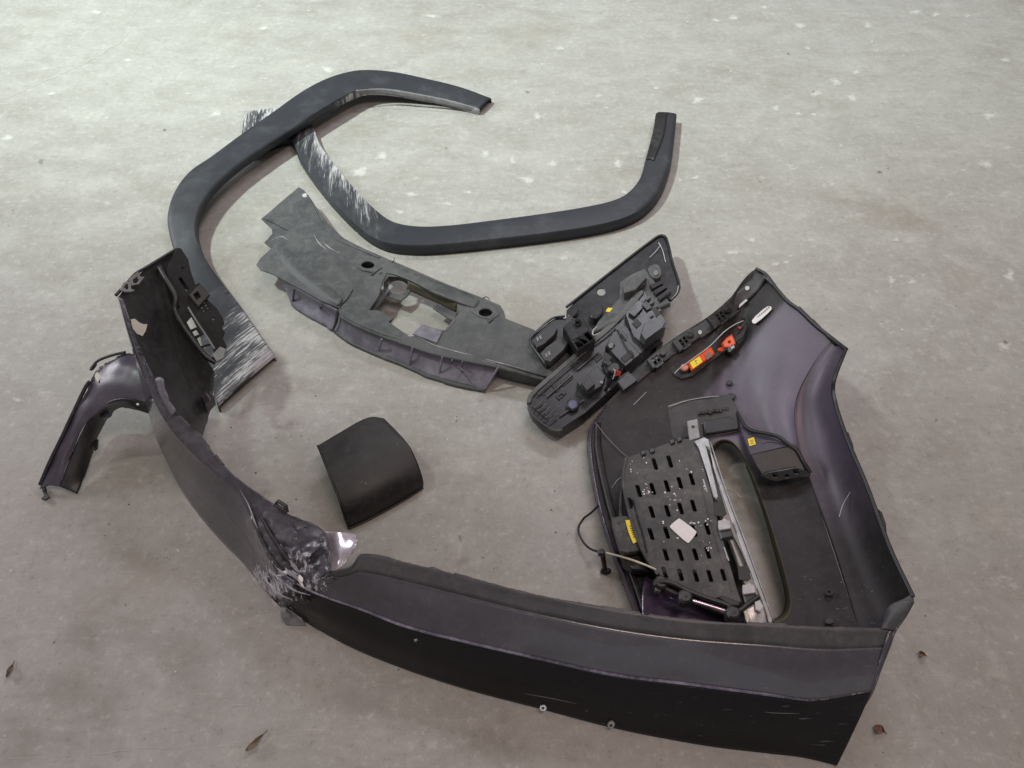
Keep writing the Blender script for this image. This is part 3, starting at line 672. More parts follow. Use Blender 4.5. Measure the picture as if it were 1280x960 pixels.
# ---- right wing (inside seen)
WR = [[(757,505,.060),(742,530,.048),(738,556,.042),(745,610,.036),(760,670,.034),(780,722,.034),(802,775,.036)],
      [(818,446,.085),(800,515,.056),(798,560,.045),(808,620,.04),(826,690,.04),(848,782,.042)],
      [(886,397,.120),(866,465,.078),(868,525,.055),(886,595,.05),(910,680,.048),(935,788,.05)],
      [(912,374,.143),(892,440,.092),(886,505,.060),(904,575,.052),(934,662,.05),(970,790,.052)],
      [(944,337,.170),(922,415,.105),(906,485,.066),(924,555,.055),(955,640,.052),(1005,792,.054)],
      [(970,361,.176),(946,425,.115),(930,487,.074),(943,550,.059),(970,625,.055),(1022,792,.058)],
      [(1000,387,.180),(972,435,.125),(953,488,.082),(962,545,.064),(984,610,.058),(1040,793,.062)],
      [(1021,406,.185),(992,448,.137),(974,496,.096),(978,548,.074),(998,607,.064),(1058,793,.07)],
      [(1040,423,.190),(1012,462,.150),(994,503,.112),(996,550,.085),(1013,603,.072),(1076,793,.078)]]
wr = grid('right_wing_panel', WR, 90, 80, M['wing'], bump, 0.003, 'satin dark inner side of the right wing with long opening',
          relax=260)
WSURF = surf(wr)
WRS = np.array([q for r in [cr_uniform([cr(rw, 180)[i] for rw in WR], 150) for i in range(180)] for q in r])
def wz(x, y):
    h = WSURF(x, y, 0.0, -1.0)
    if h > -.5: return h
    d = (WRS[:, 0] - x)**2 + (WRS[:, 1] - y)**2; k = np.argpartition(d, 6)[:6]; w = 1 / (d[k] + .3)
    return float((WRS[k, 2] * w).sum() / w.sum())
VENT = [(884,600),(884,570),(890,556),(900,549),(912,550),(922,558),(931,572),(942,596),(956,632),(970,676),(982,718),(990,748),(989,764),(982,775),(968,780),(950,776),(932,740),(908,672)]
VENT = [tuple(p) for p in chaikin(VENT, 2)]
cut(wr, [VENT], zs=.054)
def pix(c):
    d = np.array(c) - ORI; dep = d[1]*CP - d[2]*SP; up = d[1]*SP + d[2]*CP
    return 640 + FPX*d[0]/dep, 480 - FPX*up/dep
fin = []
for v in wr.data.vertices:
    x, y = pix(np.array(v.co) + BASE[wr.name])
    side = sst(-6, 6, (y - (378 + (980 - x) * 1.15)))            # straight edge of the overspray, from the fender edge down-left
    fin.append(side * sst(610, 560, y) * sst(855, 905, x))  # left fade puts the light reflection into the colour
at = wr.data.attributes.new('fin', 'FLOAT', 'POINT'); at.data.foreach_set('value', fin)
# rolled rim of the long opening
vin = [(x + (935 - x) * .10 + (-2 if x > 935 else 0), y + (662 - y) * .035) for x, y in VENT]
bm = bmesh.new(); b = BASE[bump.name]; n = len(VENT)
ring = [[bm.verts.new(tuple(P(x, y, wz(x, y)) - b)) for x, y in VENT],
        [bm.verts.new(tuple(P(x*.6+u*.4, y*.6+v*.4, wz(x, y)*.75) - b)) for (x, y), (u, v) in zip(VENT, vin)],
        [bm.verts.new(tuple(P(u, v, .004) - b)) for u, v in vin]]
for a in range(2):
    for i in range(n): bm.faces.new((ring[a][i], ring[a][(i+1) % n], ring[a+1][(i+1) % n], ring[a+1][i]))
bmesh.ops.recalc_face_normals(bm, faces=bm.faces)
m = bpy.data.meshes.new('opening_rim'); bm.to_mesh(m); bm.free()
o = link('opening_rim', m, M['brown'], wr, sharp=50); solidify(o, .002, 0)
# arch return
CR_ = [[(1040,423,.190),(1012,462,.150),(994,503,.112),(996,550,.085),(1013,603,.072),(1040,680,.07),(1076,793,.078)],
       [(1046,430,.186),(1022,470,.150),(1010,503,.114),(1016,550,.09),(1036,603,.078),(1064,680,.08),(1103,785,.085)],
       [(1052,434,.195),(1034,472,.165),(1027,500,.135),(1040,550,.118),(1062,604,.112),(1092,682,.115),(1126,765,.118)],
       [(1057,437,.205),(1043,474,.185),(1042,494,.168),(1058,546,.158),(1083,606,.155),(1112,684,.160),(1141,744,.166)]]
ar = grid('arch_return', CR_, 80, 26, M['wing'], bump, .003, 'satin inner face beside the wheel arch edge', relax=60)
at = ar.data.attributes.new('fin', 'FLOAT', 'POINT')
at.data.foreach_set('value', [sst(700, 560, pix(np.array(v.co) + BASE[ar.name])[1]) * .85 for v in ar.data.vertices])
tube('edge_seal', [(1057,437,.206),(1043,474,.186),(1042,494,.169),(1058,546,.159),(1083,606,.156),(1112,684,.161),(1141,746,.167)], .0034, M['deep'], ar, 8, 70)
for pts in ([(1056,538),(1061,540),(1067,556),(1068,566),(1063,562)], [(1098,636),(1103,640),(1108,655),(1109,668),(1104,662)], [(1042,470),(1039,480),(1041,492),(1044,480)]):
    plate('clip_tab', [(x, y) for x, y in pts], .158, .006, M['deep'], ar, bevel=.001)
# fender edge seal with bumps
tube('edge_seal', [(945,336,.172),(957,343,.174),(970,360,.177),(985,377,.18),(1000,388,.183),(1020,407,.188),(1040,423,.193),(1058,437,.206)], .0036, M['deep'], wr, 8, 50)
for x, y in ((1003,389),(1020,405),(1012,398),(1040,423),(1050,431),(963,351)):
    plate('clip_tab', [(x-7,y-5),(x-3,y-7),(x+7,y+3),(x+4,y+6)], wz(x, y)+.004, .007, M['deep'], wr, bevel=.0015)
# black flange strip along the headlamp side (upper skin of the wing with its clips)
def strip_pts(a): return a
HF = [[(776,478,.082),(815,443,.088),(848,419,.103),(886,395,.125),(912,373,.143),(935,350,.162),(945,334,.176)],
      [(785,489,.078),(830,452,.090),(862,432,.102),(895,410,.120),(925,385,.145),(948,362,.165),(958,346,.178)]]
HF = [[(x, y, wz(x + 3*k, y + 4*k) + .0025) for x, y, z in ln] for k, ln in zip((1, 0), HF)]
hf = grid('headlamp_flange', HF, 50, 6, M['black'], bump, .003, 'black clip flange on the headlamp side of the right wing')
def on_wing(dx=0): pass
def wplate(name, ol, mat, parent, thick=.003, lift=.004, holes=(), bevel=.0006, sm=0, label=None):
    """plate lying on the right wing, on the plane of the wing under its centre"""
    cx = sum(p[0] for p in ol)/len(ol); cy = sum(p[1] for p in ol)/len(ol)
    pl = [(cx, cy, wz(cx, cy)), (cx+14, cy, wz(cx+14, cy)), (cx, cy-14, wz(cx, cy-14))]
    return plate(name, ol, pl, thick, mat, parent, holes=holes, lift=lift, bevel=bevel, sm=sm, label=label)
# clip blocks along the flange
def clip_block(x, y, L=26, W=14, slots=True):
    a = math.radians(-36); c, s = math.cos(a), math.sin(a)
    def q(u, v): return (x + c*u - s*v, y + s*u + c*v)
    hs = []
    if slots:
        for i in range(2):
            for j in range(3):
                u, v = -8 + i*5.5, -4 + j*4.6; hs.append([q(u, v), q(u+3.4, v), q(u+3.4, v+3), q(u, v+3)])
    ol = [q(-L/2, -W/2), q(L/2-4, -W/2-1), q(L/2, -W/2+3), q(L/2+1, W/2), q(-L/2, W/2)]
    cb = wplate('clip_block', ol, M['black'], hf, .009, .012, hs, .0012)
    if L > 20:
        kn = wplate('knob', ell(*q(7, -1), 4.5, 3.5, 10), M['deep'], cb, .006, .017, bevel=.0015)
        wplate('ledge', [q(3, W/2-3), q(L/2+2, W/2-3), q(L/2+2, W/2), q(3, W/2)], M['deep'], cb, .004, .015)
clip_block(900, 396, 36, 17); clip_block(856, 428, 30, 16); clip_block(822, 452, 26, 14); clip_block(783, 481, 20, 14, False)
# openings in the flange show as pale ovals and slots of floor
cut(hf, [])
wplate('lug_hole', ell(936,362,2.8,2.8,12), M['palegrey'], hf, .001, .0085)
wplate('slot_insert', [(921,386),(934,375),(936,377),(923,388.5)], M['palegrey'], hf, .001, .0085)
wplate('lug_hole', ell(875,417,2.4,2.8,12), M['palegrey'], hf, .001, .0085)
# tape strip below
wplate('tab', [(812,450),(823,443),(827,448),(815,456)], M['scuff'], hf, .003, .008)
wplate('corner_tab', [(773,476),(786,468),(792,478),(780,487)], M['inner'], hf, .005, .012, bevel=.001)
# label with grey print
lb = wplate('label', chaikin([(941,401),(960,384),(966,385),(966,389),(947,406),(942,406)], 1), M['white'], bump, .0012, .006, bevel=.0003, label='white printed parts label')
for k in range(9):
    t = k / 8; x = 944.5 + 17.5*t; y = 402.5 - 15.6*t
    wplate('print', [(x-.8, y-1.2), (x+.4, y-2.2), (x+1.6, y-.6), (x+.4, y+.5)], M['greyink'], lb, .0004, .0068, bevel=.0001)
# orange sensor strap with parts
tr = wplate('sensor_tray', [(834,461),(842,458),(852,470),(862,468),(925,418),(932,405),(934,412),(928,424),(866,472),(852,476),(842,472)], M['deep'], bump, .004, .008, bevel=.001, label='black tray of the orange sensor')
og = wplate('orange_module', [(859,458),(888,438),(893,447),(864,468)], M['orange'], bump, .010, .018, bevel=.0015, label='orange module with yellow label')
wplate('yellow_label', [(862,458.5),(874,450.5),(878,457.5),(866,466)], M['yellow'], og, .0008, .0192, bevel=.0002)
for (x, y, w) in ((869,457,2.2),(872,455,1.4),(870,460,1.2),(873.5,457.5,1.8)):
    wplate('print', [(x-w/2, y-.6),(x+w/2, y-1.6),(x+w/2+.3, y-.7),(x-w/2+.3, y+.4)], M['ink'], og, .0004, .0197, bevel=.0001)
wplate('grey_print', [(877.5,449),(884,444),(888,450),(881,455)], simple('grey_red_print', (.32,.13,.11), .6), og, .0006, .0190, bevel=.0002)
wplate('orange_plug', [(900,432),(905,426),(912,421),(915,427),(917,433),(911,438),(902,438)], M['orange'], bump, .014, .020, bevel=.002, label='orange connector plug', holes=[ell(909,431,1.2,1.2,8)])
wplate('orange_cap', ell(897,439,3,2.8,12), M['orange'], bump, .008, .014, bevel=.001)
wplate('orange_dot', ell(926,411,1.7,1.7,10), M['orange'], bump, .003, .007)
wplate('red_cap', ell(854,462.5,5,4.4,14), M['salmon'], bump, .008, .015, bevel=.002, label='faded red round cap')
bp = wplate('black_plug', [(912,438),(917,433),(922,440),(917,447),(912,446)], M['deep'], bump, .016, .022, bevel=.002)
wplate('pin', [(918,441),(922,438),(923,441),(919,444)], M['palegrey'], bp, .003, .0235)
tube('thin_wire', [(843,467,wz(843,467)+.010),(849,461,wz(849,461)+.012),(868,447,wz(868,447)+.014),(888,432,wz(888,432)+.014),(905,415,wz(905,415)+.014),(918,406,wz(918,406)+.012),(929,401,wz(929,401)+.008)], .0010, M['palegrey'], bump, 6, 40)
# recessed panel over the opening, thin pale lines of a mould edge
rp = wplate('recessed_panel', [(834,508),(850,502),(880,497),(912,494),(922,515),(924,540),(905,545),(880,548),(862,550),(842,556)], M['inner'], bump, .002, .0045, bevel=.0006)
tube('mould_line', [(836,508,wz(836,508)+.005),(862,500,wz(862,500)+.005),(888,496,wz(888,496)+.005),(908,495,wz(908,495)+.005)], .0009, M['palegrey'], rp, 5, 20)
tube('mould_line', [(876,530,wz(876,530)+.007),(892,525,wz(892,525)+.007),(912,523,wz(912,523)+.007)], .0007, M['scuff'], rp, 5, 14)
rg = random.Random(9)
for k in range(9):
    x = 874 + k*4.3; y = 519 - k*.6 + rg.uniform(-1, 1)
    wplate('torn_clip', [(x-2, y-1.5), (x+2, y-2.5), (x+2.4, y+1.5), (x-1.8, y+2)], M['deep'], rp, .005, .009)
wplate('ledge', [(878,529),(910,524),(922,532),(922,540),(880,546)], M['deep'], rp, .006, .010, bevel=.002)
wplate('boss', ell(912,480,4,3,12), M['inner'], bump, .004, .006, bevel=.001)
wplate('boss', ell(914,497,6,4,12), M['black'], bump, .004, .007, bevel=.001)
wplate('rivet', ell(1037,743,5.5,4.5,14), M['inner'], bump, .004, .008, bevel=.001, holes=[ell(1037,743,2.4,2,10)])
wplate('rivet', ell(1037,779,6,4,14), M['inner'], bump, .004, .008, bevel=.001)
# hairline scratches in the plastic
for pts in ([(792,506),(800,498),(808,490)], [(1049,646),(1054,630),(1063,615)], [(765,610),(772,600),(777,597)]):
    zoff = (lambda x, y: wz(x, y)+.0008) if pts[0][0] < 1000 else (lambda x, y: .096 + (x-1049)*.0008)
    tube('scratch', [(x, y, zoff(x, y)) for x, y in pts], .0006, M['palegrey'], bump, 5, 14)
# raised bracket with yellow square label beside the opening
bp3 = [(926,535,.072),(985,557,.104),(938,568,.084)]; bp4 = [(938,568,.084),(984,558,.104),(955,594,.074)]
bk = plate('side_bracket', [(925,532),(932,534),(942,540),(958,543),(974,548),(985,557),(938,568),(931,552)], bp3, .004, M['satin'], bump, label='raised bracket with square yellow label')
plate('lower_plate', [(938.5,568.5),(984.5,558.5),(995,565),(1003,580),(1006,590),(985,592),(955,596),(946,583)], bp4, .004, M['inner'], bk)
tube('bracket_rim', [(921,515,wz(921,515)+.003),(926,525,.074),(932,533,.079),(942,539,.087),(958,542,.096),(974,546.5,.105),(986,556,.107),(996,563,.106),(1004,577,.100),(1013,591,.090)], .0034, M['deep'], bk, 8, 60)
plate('yellow_square', [(934.5,549.5),(942.5,547),(945,556),(937,558.5)], bp3, .0010, M['yellow'], bk, lift=.0016, bevel=.0002)
for k in range(3):
    plate('print', [(937.5+k*.4, 551.8+k*1.8),(941.5+k*.4, 550.6+k*1.8),(941.7+k*.4, 551.2+k*1.8),(937.7+k*.4, 552.4+k*1.8)], bp3, .0003, M['greyink'], bk, lift=.0021, bevel=.0001)
tube('embossed_line', [(951,553,.090),(960,551,.094),(972,553,.099)], .0006, M['scuff'], bk, 5, 10)
plate('slotted_foot', [(951,594),(959,590),(967,588.5),(995,583.5),(1007,589),(1013,592),(1011,597),(1000,597),(970,602),(960,600)], [(951,594,.082),(1007,590,.092),(970,601,.078)], .012, M['deep'], bk,
      holes=[[(965.5,591),(970,590),(972,595),(967,596)],[(991,587),(995.5,586),(998,590.5),(993,591.5)],[(981,594),(984,593.5),(985,595.5),(982,596)]], bevel=.0015, lift=.004)
# left (grille) edge of the right wing: glossy folded wall
grid('grille_edge_wall', [[(757,505,.062),(742,530,.052),(738,556,.045),(745,610,.04),(760,670,.038),(780,722,.038),(802,778,.04)],
                          [(752,512,.030),(738,533,.018),(734,557,.010),(741,612,.006),(757,672,.005),(776,724,.005),(797,780,.005)]], 60, 6, M['violet'], bump, .003, 'glossy folded edge along the grille side')
grid('grille_edge_inner', [[(745,528,.056),(745,560,.052),(757,620,.048),(774,680,.046),(794,735,.046),(808,778,.048)],
                           [(751,528,.052),(752,560,.048),(764,620,.045),(782,680,.044),(800,735,.044),(813,778,.046)]], 50, 5, M['deep'], bump, .006, jag=[])
tube('mould_line', [(744,528,wz(744,528)+.004),(760,548,wz(760,548)+.004),(778,566,wz(778,566)+.004),(786,572,wz(786,572)+.004)], .0008, M['scuff'], bump, 5, 14)
# violet glossy skin under the slotted module
grid('glossy_inner_skin', [[(806,718,.048),(826,735,.05),(860,752,.052),(900,766,.052),(930,775,.052)],[(802,745,.048),(826,760,.05),(860,770,.05),(900,782,.05),(930,788,.05)],[(803,778,.046),(826,784,.046),(860,790,.046),(900,795,.046),(930,798,.046)]], 24, 8, M['violet'], bump, .002, 'violet glossy strip below the slotted module')
# right corner: curled lip, side wall down to the floor
grid('curled_lip', [[(1141,742,.168),(1142,752,.166),(1132,770,.160),(1119,789,.156)],[(1128,749,.166),(1130,760,.166),(1122,775,.162),(1112,787,.160)],[(1112,757,.160),(1113,767,.164),(1110,777,.164),(1107,786,.161)],[(1104,769,.150),(1104,775,.157),(1103,781,.160),(1102,785.5,.160)]], 20, 14, M['grey'], bump, .003, 'curled grey lip at the right corner')
sil = [(1046,957,.004),(1060,927,.03),(1078,886,.08),(1090,866,.10),(1101,836,.125),(1112,808,.145),(1119,789,.156),(1132,770,.160),(1142,752,.166)]
bm = bmesh.new(); r0 = []; r1 = []; r2 = []
for q in cr(sil, 40):
    p = P(*q); r0.append(bm.verts.new(tuple(p - b)))
    t = max(p[2] - .012, .001); r1.append(bm.verts.new(tuple(p + np.array([-.004, .02, -t*.5]) - b))); r2.append(bm.verts.new(tuple(p + np.array([-.03, .045, -t]) - b)))
for A, B in ((r0, r1), (r1, r2)):
    for i in range(39): bm.faces.new((A[i], A[i+1], B[i+1], B[i]))
bmesh.ops.recalc_face_normals(bm, faces=bm.faces)
m = bpy.data.meshes.new('corner_side'); bm.to_mesh(m); bm.free()
o = link('corner_side', m, M['paint'], bump, sharp=60); solidify(o, .003, 0)
# fill between the curve of the upper face's right end and its silhouette
grid('corner_face', [[(1090,866,.10),(1101,836,.125),(1112,808,.145),(1119,789,.156)],[(1088,862,.101),(1097,834,.128),(1106,808,.148),(1112,785,.158)]], 16, 4, M['paint'], bump, .003)

# ------------------------------------------------------------------ torn arch piece behind the left side
arch = empty('arch_liner_piece', 80, 612, 'torn curved black arch piece poking out behind the crushed wing', 'bumper fragment')
grid('arch_panel', [[(50,611,.012),(66,570,.045),(88,523,.085),(111,482,.120),(122,460,.138),(146,446,.148),(172,442,.150),(197,448,.148)],
                    [(62,607,.018),(80,566,.054),(101,524,.094),(121,492,.126),(138,474,.142),(158,466,.150),(178,466,.151),(197,472,.149)],
                    [(74,608,.016),(91,564,.050),(108,530,.086),(126,513,.110),(146,503,.124),(165,502,.128),(181,505,.128),(198,511,.124)]], 120, 20, M['satin'], arch, .003, 'curved dark outer band',
     wear=lambda px, py, u, v: .42*near(px, py, 122, 458, 24) + .20*near(px, py, 130, 492, 40) + .12 * sst(.12, 0, v) - .02, jag=[('first', 4), ('last', 1.0)],
     disp=lambda q, p: np.array([0, 0, .004*mnoise.noise(Vector(p*30))]))
grid('arch_inner_wall', [[(74,608,.016),(92,562,.05),(112,525,.088),(130,508,.115),(148,500,.13),(165,500,.135),(180,504,.13),(198,510,.125)],
                         [(84,612,.010),(103,572,.035),(118,540,.055),(134,515,.075),(150,506,.10),(166,508,.115),(181,513,.118),(198,519,.115)],
                         [(96,617,.003),(110,587,.012),(120,557,.02),(131,533,.03),(142,516,.055),(155,510,.09),(180,516,.11),(198,522,.11)]], 60, 10, M['deep'], arch, .003, 'deep black inner wall', jag=[('last', 3)])
tube('edge_strip', [(50,606,.014),(62,578,.04),(78,545,.07),(92,515,.095),(108,482,.125),(112,477,.13)], .0034, M['deep'], arch, 8, 40)
tube('edge_strip', [(113,463,.140),(121,452,.147),(137,445,.150),(157,440,.152)], .0026, M['deep'], arch, 8, 30)
plate('torn_tab', [(51,608),(57,608),(58,616),(62,621),(56,625),(51,623),(55,619)], .008, .004, M['deep'], arch)
plate('torn_tab', [(112,459),(118,452),(121,455),(116,462)], .14, .003, M['deep'], arch)
plate('torn_tab', [(118,470),(121,462),(127,458),(131,463),(126,472),(122,478)], .137, .002, M['cream'], arch, bevel=.0004)
plate('torn_tab', [(114,475),(119,466),(121,468),(118,477)], .132, .003, M['deep'], arch)
plate('torn_tab', [(124,520),(133,513),(138,516),(130,524)], .075, .004, M['scuff'], arch)
plate('torn_tab', [(118,552),(122,548),(121,559),(117,562)], .03, .006, M['deep'], arch)
plate('bright_chip', ell(172,505,1.8,1.3,8), .137, .002, M['white'], arch, bevel=.0003)

# ------------------------------------------------------------------ under shield with rectangular opening
us = empty('splash_shield', 480, 420, 'dusty grey plastic shield panel with square opening, propping the lamp units', 'shield panel')
SO = [(373,233),(380,237),(388,247),(398,262),(410,280),(430,299),(455,311),(475,320),(490,327),(545,350),(607,374),(625,382),(630,390),(632,399),(665,412),(690,425),(712,445),(702,474),(682,470),(620,453),(580,445),(540,437),(512,428),(478,418),(452,408),(430,397),(424,392),(424,386),(402,378),(367,358),(342,343),(325,336),(320,330),(325,322),(339,310),(330,302),(340,291),(339,284),(326,272)]
SH = [[(462,388),(474,370),(478,354),(484,343),(497,345),(512,352),(545,367),(571,378),(574,391),(566,399),(556,412),(541,409),(530,405),(522,418),(512,420),(486,402),(492,398),(472,388)],
      ell(460,332,8.5,5,16), ell(607,391,8.5,5,16), ell(477,344,2,2,8)]
zs_ = [(373,233,.062), (620,453,.050), (367,358,.055)]
top = plate('top_panel', SO, zs_, .004, M['grey'], us, holes=SH, bevel=.001)
# subdivide and warp the flat panel slightly so that it is not a perfect plane
bm = bmesh.new(); bm.from_mesh(top.data)
bmesh.ops.triangulate(bm, faces=bm.faces)
for _ in range(4):
    es = [e for e in bm.edges if e.calc_length() > .035]
    if not es: break
    bmesh.ops.subdivide_edges(bm, edges=es, cuts=1); bmesh.ops.triangulate(bm, faces=bm.faces)
for v in bm.verts:
    p = np.array(v.co) + BASE[us.name]; x, y = pix(p)
    v.co.z += .007*mnoise.noise(Vector(p*5)) + .012*near(x, y, 395, 340, 70)
bm.to_mesh(top.data); bm.free()
for p in top.data.polygons: p.use_smooth = True
top.data.set_sharp_from_angle(angle=math.radians(40))
SZ = surf(top)
def on_shield(pts, lift=.0006): return [(x, y, SZ(x, y, lift, .055)) for x, y in pts]
# front wall, left and right of the crack
grid('front_wall', [[(345,345,.045),(367,358,.054),(402,378,.053),(422,388,.051)],[(354,358,.024),(367,369,.024),(401,388,.024),(420,398,.024)],[(362,374,.006),(366,384,.004),(394,402,.004),(415,414,.004)]], 40, 10, M['lilac'], us, .003, 'grey front wall left of the crack', jag=[('last', 1.2)])
grid('front_wall', [[(424,391,.052),(452,408,.052),(512,428,.050),(540,437,.050),(580,446,.049),(620,454,.049)],[(422,403,.026),(449,420,.026),(509,441,.026),(538,450,.026),(577,460,.026),(618,468,.026)],[(417,414,.004),(440,430,.004),(505,457,.004),(535,470,.004),(575,482,.004),(606,490,.004)]], 70, 12, M['lilac'], us, .003, 'grey front wall right of the crack', jag=[('last', 1.4)])
grid('bottom_lip', [[(415,411,.008),(440,427,.008),(505,454,.008),(535,467,.008),(575,478,.008),(607,485,.008)],[(417,416,.003),(440,432,.003),(505,460,.003),(535,473,.003),(575,485,.003),(606,491,.003)]], 60, 3, M['grey'], us, .002, jag=[('last', 1.0)])
grid('rolled_edge', [[(424,388,.056),(452,404,.055),(512,425,.053),(540,434,.052),(580,442,.052),(620,450,.05),(682,467,.045)],[(424,397,.050),(452,412,.048),(512,434,.046),(540,443,.046),(580,452,.046),(620,460,.044),(682,476,.040)]], 60, 5, M['grey'], us, .003)
grid('right_skirt', [[(620,458,.046),(650,466,.044),(690,474,.042)],[(622,471,.006),(655,480,.004),(690,486,.004)]], 20, 6, M['grey'], us, .003, jag=[('last', .8)])
for (x0, y0, x1, y1, r) in ((368,362,366,378,.0030),(401,382,400,388,.0030),(516,434,512,456,.0034),(553,446,549,468,.0030),(623,459,607,486,.0036),(477,424,473,440,.003),(565,450,562,457,.0025),(578,452,576,464,.002),(575,463,580,466,.002)):
    tube('rib', [(x0, y0, .050), ((x0+x1)/2, (y0+y1)/2, .030), (x1, y1, .008)], r*.7, M['lilac'] if x0 > 410 else M['deep'], us, 6, 10)
tube('crack_edge', on_shield([(441,362),(434,374),(426,382)]) + [(423,391,.052),(421,402,.032),(416,413,.010)], .0018, M['deep'], us, 6, 24, taper=lambda t: .5 + .6*min(1, 2*t))
# long raised welt on the left, raised beam along the far edge, bolt seats
WL_ = [[(346,322),(360,340),(380,358),(402,375),(420,385)], [(352,313),(366,331),(387,350),(409,367),(425,379)], [(360,306),(376,322),(396,341),(415,358),(430,372)]]
grid('raised_welt', [[(x, y, SZ(x, y, dz, .055)) for x, y in ln] for ln, dz in zip(WL_, (-.001, .0045, -.001))], 40, 10, M['grey'], us, .002)
grid('back_beam', [[(495,330,.055),(520,341,.057),(545,352,.057),(575,363,.056),(600,373,.053)],[(494,334,.060),(519,345,.062),(544,356,.062),(574,368,.061),(599,378,.056)],[(490,341,.060),(515,351,.062),(541,364,.062),(571,376,.061),(594,384,.056)],[(489,343,.055),(514,353,.056),(540,367,.056),(570,379,.055),(594,386,.052)]], 30, 8, M['grey'], us, .003)
grid('opening_wall', [[(510,352,.056),(528,360,.056),(548,368,.056),(571,379,.056)],[(508,362,.03),(526,370,.03),(546,379,.03),(570,391,.03)]], 24, 5, M['brown'], us, .002)
plate('ring_tab', [(480,352),(486,345),(500,346),(512,352),(514,362),(509,370),(501,376),(487,371),(479,362)], .034, .004, M['grey'], us, holes=[ell(497.5,358.5,12.5,9,20)], bevel=.001)
plate('opening_tab', [(541,385),(546,380),(572,391),(567,400),(562,399)], .036, .004, M['grey'], us)
plate('opening_tab', [(452,388),(462,384),(492,397),(487,405),(470,400)], .044, .004, M['grey'], us)
plate('opening_tab', [(516,419),(527,407),(554,414),(546,430),(535,426)], .050, .004, M['lilac'], us, lift=.004)
plate('tie_bar', [(463,386),(484,360),(487,363),(467,389)], .042, .006, M['grey'], us)
for x, y in ((460, 332), (607, 391)):
    sp = [(x-20, y-2), (x-8, y-9), (x+13, y-4), (x+18, y+3), (x+8, y+9), (x-8, y+6)]
    plate('bolt_seat', sp, [(x-14, y-2, SZ(x-14, y-2)), (x+13, y, SZ(x+13, y)), (x, y-9, SZ(x, y-9))], .004, M['grey'], us, holes=[ell(x, y, 8.5, 5, 16)], bevel=.0008, lift=.0016)
    plate('clip_nib', [(x+2, y+9), (x+9, y+6), (x+10, y+8), (x+4, y+12)], SZ(x+5, y+13)+.003, .004, M['black'], us)
tube('torn_hair', [(490,328,SZ(490,329)),(493,325,.064),(493,322,.070)], .0015, M['deep'], us, 5, 8, taper=lambda t: 1-.7*t)
tube('torn_hair', [(604,373,.066),(607,371,.075),(610,372,.08),(612,376,.076)], .0015, M['grey'], us, 5, 10, taper=lambda t: 1-.5*t)
tube('notch_line', on_shield([(329,273),(340,278),(359,288)]), .0012, M['black'], us, 6, 14)
plate('corner_hole', ell(381,244,3.5,2.5,10), SZ(381,244)+.0008, .002, M['palegrey'], us, bevel=.0005)
tube('shoulder', on_shield([(384,244),(393,262),(404,282),(424,300),(452,313),(474,322)]), .0022, M['grey'], us, 8, 40)
for pts in ([(345,312),(352,322),(366,338),(384,353),(404,367)], [(404,303),(414,311),(424,316)], [(392,292),(398,303),(408,312)], [(520,420),(545,432),(600,447),(660,463)], [(340,300),(352,296),(360,300)]):
    tube('pale_scuff', on_shield(pts, .0004), .0008, M['scuffline'], us, 5, 24, taper=lambda t: .3 + math.sin(math.pi*t))
for x, y in ((460,334),(607,393)):
    plate('bolt_well', ell(x, y, 11, 7, 14), .038, .004, M['deep'], us)
tube('seam_line', on_shield([(542,434),(547,424),(554,415),(560,411),(570,399)]), .0008, M['scuff'], us, 5, 20)

# ------------------------------------------------------------------ lamp unit behind (flat plate with hole)
la = empty('lamp_bracket', 745, 420, 'black lamp unit with a holed back plate and yellow diamond sticker', 'lamp unit')
pa = [(708,384,.050), (826,294,.060), (846,360,.075)]
PA = chaikin([(708,384),(770,335),(822,296),(828,293),(833,297),(841,330),(849,356),(847,366),(838,376),(800,400),(760,425),(730,440),(715,425),(708,398)], 1)
bp_ = plate('back_plate', PA, pa, .004, M['lamp'], la, holes=[ell(751.5,364.5,5.4,4.6,16), ell(706+6,397,1,1,6)], bevel=.0012)
tube('raised_rim', [(708,384,.053),(765,339,.057),(820,297,.062),(828,294,.064),(833,298,.066),(841,330,.071),(849,356,.078),(847,366,.078),(838,376,.078)], .0030, M['deep'], bp_, 8, 70)
tube('pale_rim', [(823,303,.066),(828,312,.068),(832,328,.071)], .0009, M['palegrey'], bp_, 5, 14)
tube('pale_rim', [(848,357,.081),(846,366,.081),(839,374,.081)], .0009, M['palegrey'], bp_, 5, 14)
tube('scratch', [(812,322,.066),(820,314,.066),(826,306,.067)], .0008, M['palegrey'], bp_, 5, 12)
def pl2(d=0): return [(a, b_, c + d) for a, b_, c in pa]
plate('raised_block', [(775,352),(790,342),(806,335),(814,344),(826,362),(838,378),(820,386),(800,392),(770,402),(740,416),(748,400),(774,372)], pl2(.012), .014, M['lampgrey'], la, bevel=.002, label='grey raised block')
plate('raised_block', [(778,354),(792,344),(804,340),(808,347),(794,362),(780,366)], pl2(.034), .022, M['lampgrey'], la, bevel=.0012)
plate('dark_inset', [(784,360),(800,350),(809,348),(806,356),(790,368)], pl2(.027), .003, M['deep'], la, bevel=.001)
plate('screw_pad', chaikin([(808,334),(822,328),(828,340),(824,348),(814,346)], 1), pl2(.018), .010, M['lampgrey'], la, bevel=.001)
plate('screw', ell(820,340.5,3.4,3.2,12), pl2(.022), .005, M['scuff'], la, bevel=.001)
for k in range(3):
    plate('fin', [(812+k*5,356-k*0+k*7),(826+k*5,350+k*5),(829+k*5,354+k*5),(815+k*5,361+k*7)], pl2(.02), .012, M['lamp'], la, bevel=.001)
plate('yellow_diamond', [(757,389),(760,384.5),(766,385),(762,390)], pl2(.028), .001, M['yellow'], la, bevel=.0002)
